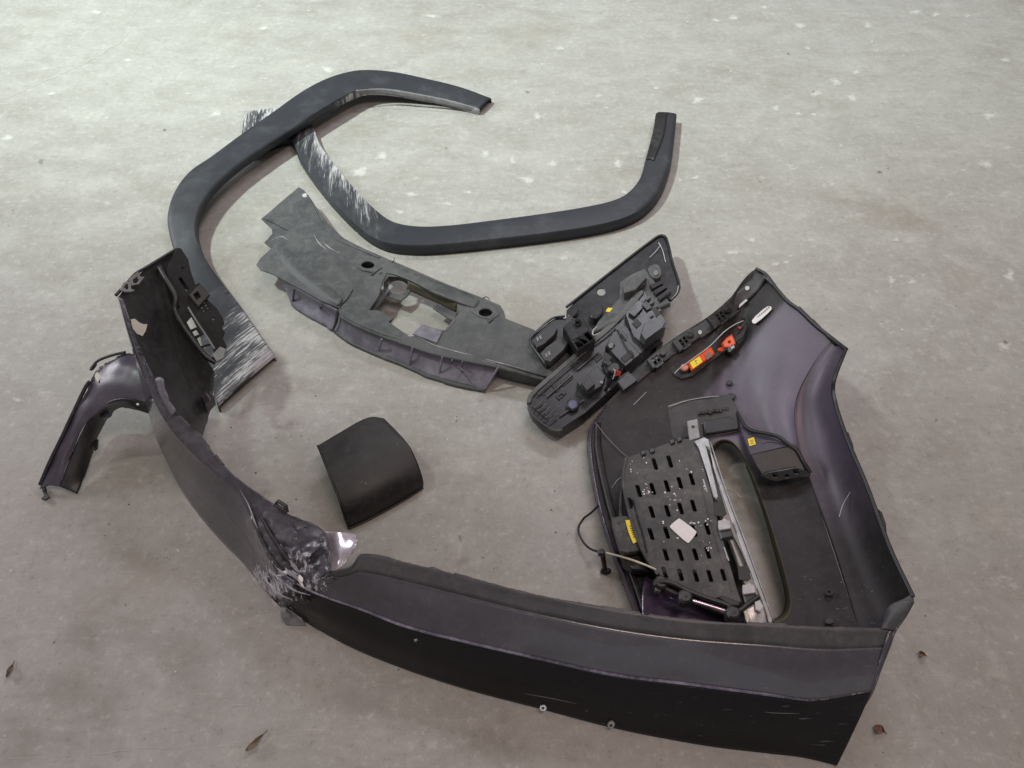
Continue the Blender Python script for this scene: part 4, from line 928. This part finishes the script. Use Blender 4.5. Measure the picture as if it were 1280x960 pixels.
plate('stud', ell(745,388,8,10,16, .6), pl2(.020), .018, M['lamp'], la, bevel=.0015)
plate('stud', ell(716,388,6,8,14, .6), pl2(.012), .010, M['lamp'], la, bevel=.0012)
# left socket box
box = [(663,424,.062), (712,398,.066), (684,456,.062)]
sk = plate('socket_box', chaikin([(662,425),(669,417),(692,397),(712,392),(722,402),(716,425),(700,446),(684,458),(678,452),(668,436)], 1), box, .045, M['deep'], la, bevel=.0015, label='black socket box with two connectors')
tube('socket_rim', [(682,455,.066),(668,436,.066),(662,425,.066),(669,416,.067),(690,398,.068),(706,395,.07)], .0024, M['lamp'], sk, 7, 40)
for (ol, px_, py_) in (([(667,425),(672,419),(690,405),(697,411),(693,418),(680,430),(671,434)], 672, 424), ([(676,441),(682,434),(702,420),(710,428),(704,438),(688,452),(681,450)], 683, 444)):
    c = plate('connector', ol, [(a, b_, c_ + .016) for a, b_, c_ in box], .014, M['black'], sk, bevel=.0012)
    for d in (0, 3.6):
        plate('latch', [(px_-2+d, py_-2-d*.6),(px_+.4+d, py_-3.6-d*.6),(px_+2+d, py_+1.2-d*.6),(px_-.4+d, py_+2.8-d*.6)], [(a, b_, c_ + .0175) for a, b_, c_ in box], .001, M['scuff'], c, bevel=.0002)
plate('pale_hole', ell(706,396,2.2,2.2,10), [(a, b_, c_ + .003) for a, b_, c_ in box], .002, M['palegrey'], la, bevel=.0003)
# grille bracket with three dark pockets
gb = [(715,425,.098), (742,424,.10), (722,436,.094)]
plate('pocket_bracket', [(704,408),(716,397),(730,398),(736,410),(744,424),(722,438),(714,425)], gb, .040, M['lamp'], la, bevel=.002,
      holes=[[(716+k*7,426-k*4.3),(721+k*7,423-k*4.3),(728+k*7,431-k*4.3),(723.5+k*7,434-k*4.3)] for k in range(3)])
plate('boss', ell(722,404,5,4.5,14), gb, .012, M['deep'], la, bevel=.002, lift=.006, holes=[ell(722,404,2.4,2.2,10)])
tube('loop_clip', [(746,408,.10),(741,414,.108),(742,419,.108),(750,416,.10)], .0014, M['palegrey'], la, 5, 14)

# ------------------------------------------------------------------ lamp unit in front
lb_ = empty('lamp_unit', 730, 520, 'long black lamp housing with a bluish round lens and red wire', 'lamp unit')
pb = [(660,500,.047), (812,372,.082), (700,536,.042)]
def pb_(d=0): return [(a, b_, c + d) for a, b_, c in pb]
PB = chaikin([(659,502),(664,492),(690,468),(735,430),(770,400),(797,366),(806,364),(816,380),(831,398),(832,410),(824,428),(806,444),(776,476),(752,498),(732,516),(702,536),(694,537),(680,530),(666,518)], 0)
plate('housing', PB, pb_(), .030, M['lamp'], lb_, bevel=.0012)
plate('flange_rim', chaikin([(657,503),(662,490),(690,465),(735,427),(768,398),(796,363),(804,362),(806,366),(772,404),(737,433),(693,471),(666,494),(664,504)], 1), pb_(.004), .010, M['lampgrey'], lb_, bevel=.0015)
plate('flange_rim', chaikin([(664,505),(668,517),(682,528),(696,535),(704,534),(705,538),(696,541),(680,534),(664,521),(659,506)], 1), pb_(.0), .016, M['black'], lb_, bevel=.002)
mb = plate('motor_box', [(782,391),(797,375),(806,379),(833,402),(831,410),(805,431),(792,420)], pb_(.026), .030, M['lamp'], lb_, bevel=.0012, label='raised square motor box')
plate('motor_lid', [(806,405),(819,394),(831,403),(829,409),(807,425),(801,416)], pb_(.036), .012, M['lamp'], mb, bevel=.001)
plate('lid_step', [(786,391),(797,380),(804,384),(793,396)], pb_(.032), .008, M['lamp'], mb, bevel=.0008)
plate('recess_shade', [(802,380),(808,376),(815,384),(809,388)], pb_(.030), .002, M['deep'], mb, bevel=.0004)
for k in range(4):
    plate('fin', [(806+k*4.4,373+k*5.4),(812+k*4.4,369+k*5.4),(814+k*4.4,371.5+k*5.4),(808+k*4.4,375.5+k*5.4)], pb_(.026), .014, M['lampgrey'], mb, bevel=.0006)
plate('raised_panel', [(766,415),(782,407),(804,431),(805,439),(782,458),(770,446),(757,432)], pb_(.018), .022, M['lamp'], lb_, bevel=.0012)
plate('raised_panel', [(768,410),(782,396),(790,404),(792,420),(800,436),(796,440)], pb_(.012), .012, M['lamp'], lb_, bevel=.001)
tube('rib', [(772,408,0.094),(786,426,0.098),(800,442,0.096)], .002, M['lampgrey'], lb_, 6, 14)
tube('rib', [(735,434,0.070),(760,414,0.078),(782,392,0.086)], .0022, M['lampgrey'], lb_, 6, 20)
tube('rib', [(672,493,0.054),(700,467,0.062),(735,437,0.070)], .0016, M['lampgrey'], lb_, 6, 20)
plate('knob', ell(764,431,5,4,14), pb_(.020), .010, M['lamp'], lb_, bevel=.002)
plate('swirl_mark', [(760,431),(764,428),(768,430),(765,432),(767,434),(762,435)], pb_(.0215), .001, M['scuff'], lb_, bevel=.0002)
plate('adjuster_block', [(721,478),(734,468),(747,457),(757,470),(752,482),(736,492),(729,487)], pb_(.018), .020, M['lamp'], lb_, bevel=.001)
plate('adjuster_lid', [(726,479),(737,470),(744,480),(734,488)], pb_(.026), .010, M['black'], lb_, bevel=.001)
plate('screw', ell(752,477.5,2.3,2,10), pb_(.020), .003, M['scuff'], lb_, bevel=.0005)
plate('dark_well', [(752,452),(762,444),(775,448),(780,462),(770,474),(760,470)], pb_(.006), .004, M['deep'], lb_, bevel=.001)
plate('bulb_cap', ell(768,459,8,7,16), pb_(.022), .020, M['deep'], lb_, bevel=.003)
lr = plate('lens_ring', ell(716,505,8.2,7.8,24), pb_(.008), .008, M['deep'], lb_, bevel=.002)
plate('lens', ell(716,505,5.6,5.4,20), pb_(.0105), .004, M['lens'], lr, bevel=.0015, label='bluish round lens')
plate('drain_hole', ell(680,493,1.8,1.6,10), pb_(.0012), .001, M['ink'], lb_, bevel=.0002)
for k in range(4):
    plate('end_slot', [(665+k*4.5,508+k*4.0),(668+k*4.5,505.5+k*4.0),(672+k*4.5,509.5+k*4.0),(669+k*4.5,512+k*4.0)], pb_(.0014), .001, M['ink'], lb_, bevel=.0002)
for k in range(5):
    x, y = 670 + k*4.6, 507 + k*4.1
    tube('fin', [(x-2, y+3, 0.051), (x+3, y-1, 0.052), (x+9, y-7, 0.054)], .0014, M['lampgrey'], lb_, 6, 8)
plate('moulded_mark', [(694,495),(703,488),(708,491),(699,500)], pb_(.002), .002, M['lamp'], lb_, bevel=.0006, holes=[[(698,495),(702,492),(704,493),(700,497)]])
tube('red_wire', [(768,464,0.087),(771,463,0.094),(773,467,0.090),(769,470,0.084)], .0016, M['red'], lb_, 6, 16)
tube('red_wire', [(770,466,0.087),(775,465,0.090),(774,470,0.084)], .0016, M['red'], lb_, 6, 14)
tube('pale_wire', [(767,461,0.094),(769,464,0.094),(766,474,0.087)], .0008, M['palegrey'], lb_, 5, 12)
tube('black_cable', [(766,470,0.084),(758,486,0.057),(748,500,0.032),(742,508,0.010)], .0028, M['wireblack'], lb_, 7, 24)
tube('seal_bead', [(731,512,0.038),(738,507,0.038),(744,500,0.040),(749,494,0.042)], .0022, M['scuff'], lb_, 6, 14)
plate('side_lug', [(818,430),(826,422),(829,427),(820,438)], .060, .03, M['deep'], lb_, bevel=.002)
plate('side_lug', [(800,446),(812,436),(814,444),(804,452)], .05, .03, M['deep'], lb_, bevel=.002)
# thin dark plates standing in for the shade of recesses in the housing
for ol in ([(700,478),(712,468),(716,473),(704,483)], [(742,448),(750,441),(754,446),(746,453)], [(775,418),(779,414),(786,422),(782,426)], [(797,428),(804,422),(808,428),(801,434)], [(738,494),(748,486),(751,490),(741,498)],
           [(757,440),(765,446),(760,452),(752,447)], [(776,447),(788,437),(793,443),(781,453)], [(690,482),(694,478),(700,486),(696,490)], [(814,386),(819,383),(826,392),(821,396)], [(790,404),(796,398),(802,404),(796,410)]):
    cx = sum(p[0] for p in ol)/4; hi = .0375 if cx > 803 and ol[0][1] < 420 else (.0275 if cx > 783 and ol[0][1] < 412 else (.0195 if cx > 757 and ol[0][1] < 450 else .0015))
    plate('recess_shade', ol, pb_(hi), .0012, M['ink'], lb_, bevel=.0002)
for a, b_ in (((684,496),(716,468)), ((722,462),(748,440)), ((700,520),(730,500)), ((768,404),(796,372))):
    fr_ = frame(pb_(.003)); za = on_plane(*a, fr_)[2]; zb = on_plane(*b_, fr_)[2]
    tube('moulded_rib', [(a[0], a[1], za), ((a[0]+b_[0])/2, (a[1]+b_[1])/2, (za+zb)/2), (b_[0], b_[1], zb)], .0016, M['lampgrey'], lb_, 6, 10)

# ------------------------------------------------------------------ slotted module lying in the wing
sm_ = empty('slotted_module', 860, 680, 'dusty black slotted grille module with silver strip resting in the bumper wing', 'grille module', z=.05)
zp = [(783,572,.088), (868,547,.094), (925,756,.090)]
def zpp(d=0): return [(a, b_, c + d) for a, b_, c in zp]
slots = []
rows_ = [[(798.7,613.7),(816,611),(834,607.5),(850,603.5),(865,599)], [(815,640),(834.5,638.5),(851,635.5),(867,632)], [(814,667.5),(833.5,666),(867.5,663.5),(884.5,661)],
         [(832.5,693.5),(851,693.7),(869.5,693),(885,691)], [(831,716),(851,718.7),(870,720),(887.5,720),(904.5,718.7)], [(818.7,580),(837.5,577)]]
for r_ in rows_:
    for (x, y) in r_:
        slots.append([(x-4.4, y-6.6), (x-2.0, y-7.6), (x+.6, y-6.4), (x+4.4, y+6.0), (x+2.2, y+7.4), (x-.6, y+6.6)])
slots.append(ell(787, 629, 4, 7, 14, -.2))
MO = [(782,574),(788,570),(800,566),(806,562),(812,563),(820,559),(836,553),(852,549),(868,547),(873,562),(880,585),(888,610),(893,630),(897,650),(904,675),(912,704),(921,735),(927,752),(918,762),(905,757),(880,746),(856,734),(838,726),(826,720),(815,708),(806,694),(798,676),(790,655),(784,632),(779,605),(779,588)]
mp = plate('slotted_panel', MO, zpp(), .003, M['slot'], sm_, holes=slots, bevel=.0008, label='dusty black panel with rows of slots')
plate('backing_panel', [(x + (850-x)*.03, y + (650-y)*.03) for x, y in MO], zpp(-.016), .014, M['deep'], sm_)
tube('panel_edge', [(783,572,.092),(779,592,.092),(780,612,.091),(786,640,.090),(796,672,.090),(808,698,.090),(822,718,.09)], .0022, M['slot'], sm_, 6, 40)
tube('side_rail', [(782,572,.090),(779,600,.078),(776,628,.068),(776,646,.064)], .0026, M['slot'], sm_, 6, 24)
tube('panel_groove', [(792,622,.0905),(797,642,.0905),(804,665,.0905),(810,690,.0905)], .0012, M['deep'], sm_, 6, 24)
tube('panel_groove', [(874,600,.0925),(882,630,.092),(892,668,.0915),(904,706,.0905),(914,738,.0902)], .0009, M['slot'], sm_, 6, 24)
for (x, y) in ((804,566),(815,563),(840,552),(849,549)):
    plate('edge_nib', [(x-3, y-2), (x+2, y-4), (x+4, y+1), (x-1, y+3)], zpp(.004), .006, M['deep'], sm_, bevel=.001)
# left tab with yellow label
tb = plate('side_tab', chaikin([(763,648),(768,645),(788,644),(796,660),(802,682),(800,690),(776,692),(772,680)], 1), [(763,648,.085), (788,644,.088), (776,692,.082)], .012, M['slot'], sm_, bevel=.002, label='side tab with yellow sticker')
plate('yellow_label', [(781.5,651),(788.5,650),(792,664),(797,677.5),(791.5,680),(786,667)], [(763,648,.085), (788,644,.088), (776,692,.082)], .001, M['yellow'], tb, lift=.0018, bevel=.0002)
for k in range(6):
    x, y = 786.6 + k*.9, 658 + k*2.7
    plate('print', [(x, y), (x+3.6, y-.8), (x+3.9, y+.3), (x+.3, y+1.1)], [(763,648,.085), (788,644,.088), (776,692,.082)], .0004, M['ink'], tb, lift=.0023, bevel=.0001)
plate('tab_hole', ell(773.5,653.5,1.6,1.6,10), [(763,648,.085), (788,644,.088), (776,692,.082)], .0006, M['ink'], tb, lift=.0008, bevel=.0001)
plate('side_block', [(776,690),(800,688),(806,700),(812,714),(790,712),(780,704)], .066, .018, M['deep'], sm_, bevel=.002)
# white card label
plate('white_label', chaikin([(837,657),(848,648),(850,648),(870,663),(871,666),(862,678),(859,679),(838,660)], 1), zpp(.0018), .001, M['white'], sm_, bevel=.0003, label='blank white label')
# white paint chips
rg = random.Random(4)
chips = [(rg.gauss(842, 9), rg.gauss(622, 7)) for _ in range(14)] + [(rg.gauss(872, 9), rg.gauss(654, 4)) for _ in range(12)] + [(rg.gauss(808, 5), rg.gauss(614, 3)) for _ in range(12)] + [(rg.gauss(842, 6), rg.gauss(672, 4)) for _ in range(5)] + [(rg.gauss(886, 5), rg.gauss(684, 6)) for _ in range(8)] + [(rg.uniform(785, 880), rg.uniform(570, 610)) for _ in range(16)] + [(829,654),(829,652),(881,611),(880,608),(908,697),(907,694)]
bm = bmesh.new(); fr = frame(zpp(.0006))
for (x, y) in chips:
    r_ = rg.uniform(.5, 1.5); a0 = rg.uniform(0, 6)
    vs = [bm.verts.new(tuple(on_plane(x + r_*rg.uniform(.5, 1.2)*math.cos(a0+k*1.257), y + r_*rg.uniform(.5, 1.1)*math.sin(a0+k*1.257), fr) - BASE[sm_.name])) for k in range(5)]
    bm.faces.new(vs)
bmesh.ops.recalc_face_normals(bm, faces=bm.faces)
m = bpy.data.meshes.new('plaster_chips'); bm.to_mesh(m); bm.free()
o = link('plaster_chips', m, M['white'], mp); o['kind'] = 'stuff'
# silver bracket and long strip on the right side
br = plate('silver_tab', [(859,526),(872,523),(873,531),(875,546),(862,550),(860,538)], [(859,526,.078), (872,523,.078), (862,550,.096)], .004, M['silver'], sm_, bevel=.001, holes=[ell(866.5,533,1.8,2.2,10)], label='silver metal tab')
plate('silver_strip', [(868,551),(880,546),(886,549),(890,566),(897,588),(966,774),(965,779),(962,778.5),(912,643),(892.5,585),(887,560),(883,558),(893,598),(898,620),(896,624),(892,620),(884,590),(874,560)], [(868,551,.100), (886,549,.100), (964,778,.090)], .004, M['silver'], sm_, bevel=.0012, label='long dull silver strip')
plate('strip_web', [(884,558),(888,575),(896,600),(908,640),(897,626),(890,600)], [(868,551,.094), (886,549,.094), (964,778,.084)], .003, M['black'], sm_)
grid('strip_wall', [[(887,552,.098),(908,616,.096),(932,680,.094),(966,776,.090)],[(888,556,.084),(909,620,.082),(933,685,.080),(967,780,.076)]], 30, 4, M['silver'], sm_, .002)
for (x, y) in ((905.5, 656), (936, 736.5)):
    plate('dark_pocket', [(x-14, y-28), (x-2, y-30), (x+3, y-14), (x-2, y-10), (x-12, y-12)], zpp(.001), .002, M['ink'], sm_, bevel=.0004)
    cl = plate('white_clip', [(x-7.5, y-5.5), (x-3, y-6), (x-1.5, y-8), (x+2, y-8), (x+3, y-6), (x+7, y-5), (x+8.5, y+4), (x-6, y+6.5), (x-7.5, y+3)], zpp(.008), .006, M['palegrey'], sm_, bevel=.0006, label='pale grey clip')
    plate('clip_base', [(x-8, y+3), (x+8, y+2), (x+12, y+15), (x-4, y+18)], zpp(.004), .012, M['lamp'], sm_, bevel=.002)
for (x0, y0, x1, y1) in ((879,599,884,615),(905,684,911,701)):
    tube('silver_line', [(x0, y0, .0935), (x1, y1, .093)], .0012, M['palegrey'], sm_, 5, 6)
grid('white_reflector', [[(912,672,.080),(920,692,.079),(930,720,.078)],[(918,672,.07),(928,692,.07),(938,716,.07)]], 12, 4, M['clear'], sm_, .002)
# lower connector rail, rod and clear lens end
tube('lower_rail', [(818,728,.090),(836,728,.094),(858,738,.095),(884,748,.095),(908,756,.095),(922,764,.094),(934,756,.094),(948,746,.092)], .0042, M['deep'], sm_, 8, 60)
tube('lower_rail', [(832,736,.086),(858,748,.088),(890,760,.088),(916,770,.088)], .0036, M['black'], sm_, 8, 40)
plate('rail_block', [(896,746),(904,744),(926,752),(925,758),(912,757)], zpp(.008), .010, M['deep'], sm_, bevel=.002)
tube('polished_rod', [(866,751,.090),(886,757,.090),(908,764,.090)], .0030, M['rod'], sm_, 8, 16)
for (x, y) in ((858, 745), (918, 765)):
    bs = plate('rail_boss', chaikin([(x-9, y-8), (x-2, y-9), (x+8, y-5), (x+8, y+6), (x-2, y+9), (x-9, y+5)], 1), .106, .022, M['black'], sm_, bevel=.003)
    plate('boss_hole', ell(x, y, 2.2, 2, 10), .1066, .001, M['ink'], bs, bevel=.0002)
plate('rail_end', chaikin([(815,728),(824,716),(834,722),(836,732),(826,737)], 1), .094, .02, M['deep'], sm_, bevel=.003)
plate('pale_knuckle', ell(824,735,5,3.5,12), .088, .012, M['scuff'], sm_, bevel=.002)
grid('clear_lens', [[(930,762,.088),(936,776,.084),(938,786,.08)],[(942,756,.092),(948,770,.088),(950,784,.082)],[(950,752,.090),(958,766,.086),(962,780,.08)]], 14, 10, M['clear'], sm_, .002, 'clear lens end')
plate('lens_tab', [(944,752),(950,750),(955,758),(951,765),(945,762)], .098, .006, M['palegrey'], sm_, bevel=.001)
plate('cream_tab', [(930,764),(935,762),(937,774),(935,780),(932,774)], .098, .003, M['wirewhite'], sm_, bevel=.0006)
# wires
wr_ = tube('black_wire', [(748,632,.055),(740,640,.04),(728,650,.018),(723,662,.012),(728,676,.014),(738,686,.020),(753,691,.040)], .0020, M['wireblack'], sm_, 7, 50, 'looped black wire')
tube('cream_wire', [(753,690,.042),(770,694,.06),(790,700,.085),(806,706,.096),(820,712,.097)], .0017, M['wirewhite'], sm_, 7, 40, 'cream wire')
pg = tube('plug_stem', [(752,688,.044),(754,698,.032),(756,710,.012)], .0042, M['wireblack'], sm_, 8, 12)
plate('plug_head', ell(757.5,712.5,7,4,16), .010, .008, M['wireblack'], pg, bevel=.002)
plate('plug_collar', [(747,687),(752,685),(757,689),(755,694),(748,692)], .050, .010, M['wireblack'], pg, bevel=.002)
tube('cream_wire', [(898,606,.062),(906,610,.045),(916,614,.03),(926,622,.02)], .0012, M['wirewhite'], sm_, 6, 20)

# ------------------------------------------------------------------ loose curved cap
cap = empty('corner_cap', 465, 640, 'curved matte black plastic cap lying alone on the concrete', 'plastic cap')
grid('curved_shell', [[(397,557,.056),(424,541,.058),(452,525,.059),(466,521,.059),(480,523,.057)],
                      [(404,574,.063),(432,557,.066),(462,541,.066),(482,534,.065),(497,540,.061)],
                      [(411,592,.064),(440,577,.068),(470,562,.068),(494,552,.066),(512,558,.059)],
                      [(424,625,.050),(448,615,.054),(478,600,.054),(504,587,.051),(523,581,.045)],
                      [(431,647,.027),(455,637,.030),(484,622,.030),(510,608,.028),(529,601,.024)],
                      [(436,661,.002),(460,650,.002),(488,635,.002),(512,621,.002),(529,610,.002)]], 40, 40, M['cap'], cap, .004, 'curved matte black shell with light scuffs',
     wear=lambda px, py, u, v: .50*near(px, py, 458, 598, 16) + .48*near(px, py, 490, 566, 16) + .4*near(px, py, 500, 553, 9) - .02)
tube('rolled_edge', [(397,557,.056),(404,574,.063),(411,592,.064),(424,625,.050),(431,647,.027),(436,661,.004)], .0018, M['deep'], cap, 8, 30)
tube('rolled_edge', [(436,661,.004),(460,650,.004),(488,635,.004),(512,621,.004),(529,610,.004)], .0016, M['deep'], cap, 8, 24)

bm = bmesh.new(); rg = random.Random(12)
spots = [(rg.gauss(400, 60), rg.gauss(700, 60)) for _ in range(40)] + [(rg.gauss(720, 60), rg.gauss(500, 70)) for _ in range(26)] + [(rg.uniform(0, 1280), rg.uniform(60, 950)) for _ in range(110)] + [(rg.gauss(320, 50), rg.gauss(500, 50)) for _ in range(24)]
for x, y in spots:
    c = P(x, y, 0); r = rg.choice((.0007, .0010, .0013, .0018))
    vs = [bm.verts.new(tuple(c + np.array([r*rg.uniform(.6, 1.3)*math.cos(t), r*rg.uniform(.6, 1.3)*math.sin(t), .0003]))) for t in (0, 1.5, 3.1, 4.6)]
    tp = bm.verts.new(tuple(c + np.array([0, 0, r*rg.uniform(.6, 1.2)])))
    for k in range(4): bm.faces.new((vs[k], vs[(k+1) % 4], tp))
m = bpy.data.meshes.new('grit'); bm.to_mesh(m); bm.free()
o = link('grit', m, simple('grit_crumbs', (0.10, 0.09, 0.08), 0.7, var=0.3), floor, sharp=10); o['kind'] = 'stuff'; o['label'] = 'tiny dark crumbs of grit on the concrete'
# ------------------------------------------------------------------ dry leaves and litter on the floor
def litter(name, cx, cy, L, W, ang, mat, label, cat, group=None, seed=1):
    rg = random.Random(seed); r = empty(name, cx, cy, label, cat, group)
    c, s = math.cos(ang), math.sin(ang); rows = []
    for v in (-1, -.35, .35, 1):
        rows.append([(cx + c*L*u - s*W*v*(1-u*u*.85)*rg.uniform(.6, 1.1), cy + s*L*u + c*W*v*(1-u*u*.85)*rg.uniform(.6, 1.1), .003 + .005*abs(v) + rg.uniform(0, .003)) for u in (-1, -.5, 0, .5, 1)])
    bl = grid('blade', rows, 14, 8, mat, r, .0006, jag=[('first', W*.35), ('last', W*.35)])
    tube('stem', [(cx - c*L*1.0, cy - s*L*1.0, .003), (cx, cy, .0045), (cx + c*L*1.5, cy + s*L*1.5, .002)], .0007, mat, r, 5, 10)
litter('dry_leaf', 1100, 911, 7, 5, .6, M['leaf'], 'brown dry leaf crumpled beside the right bumper corner', 'leaf', None, 1)
litter('dry_leaf', 1153, 817, 4.5, 2.6, .5, M['leaf'], 'small reddish leaf scrap farther from the bumper corner', 'leaf', None, 2)
litter('dry_twig', 318, 928, 15, 3, -.75, M['straw'], 'thin straw-coloured dried leaf curl in front of the crushed corner', 'dry leaf', None, 3)
litter('dry_scrap', 12, 838, 9, 3, -1.1, M['straw'], 'curled greyish dry scrap lying apart on the open floor', 'dry leaf', None, 4)
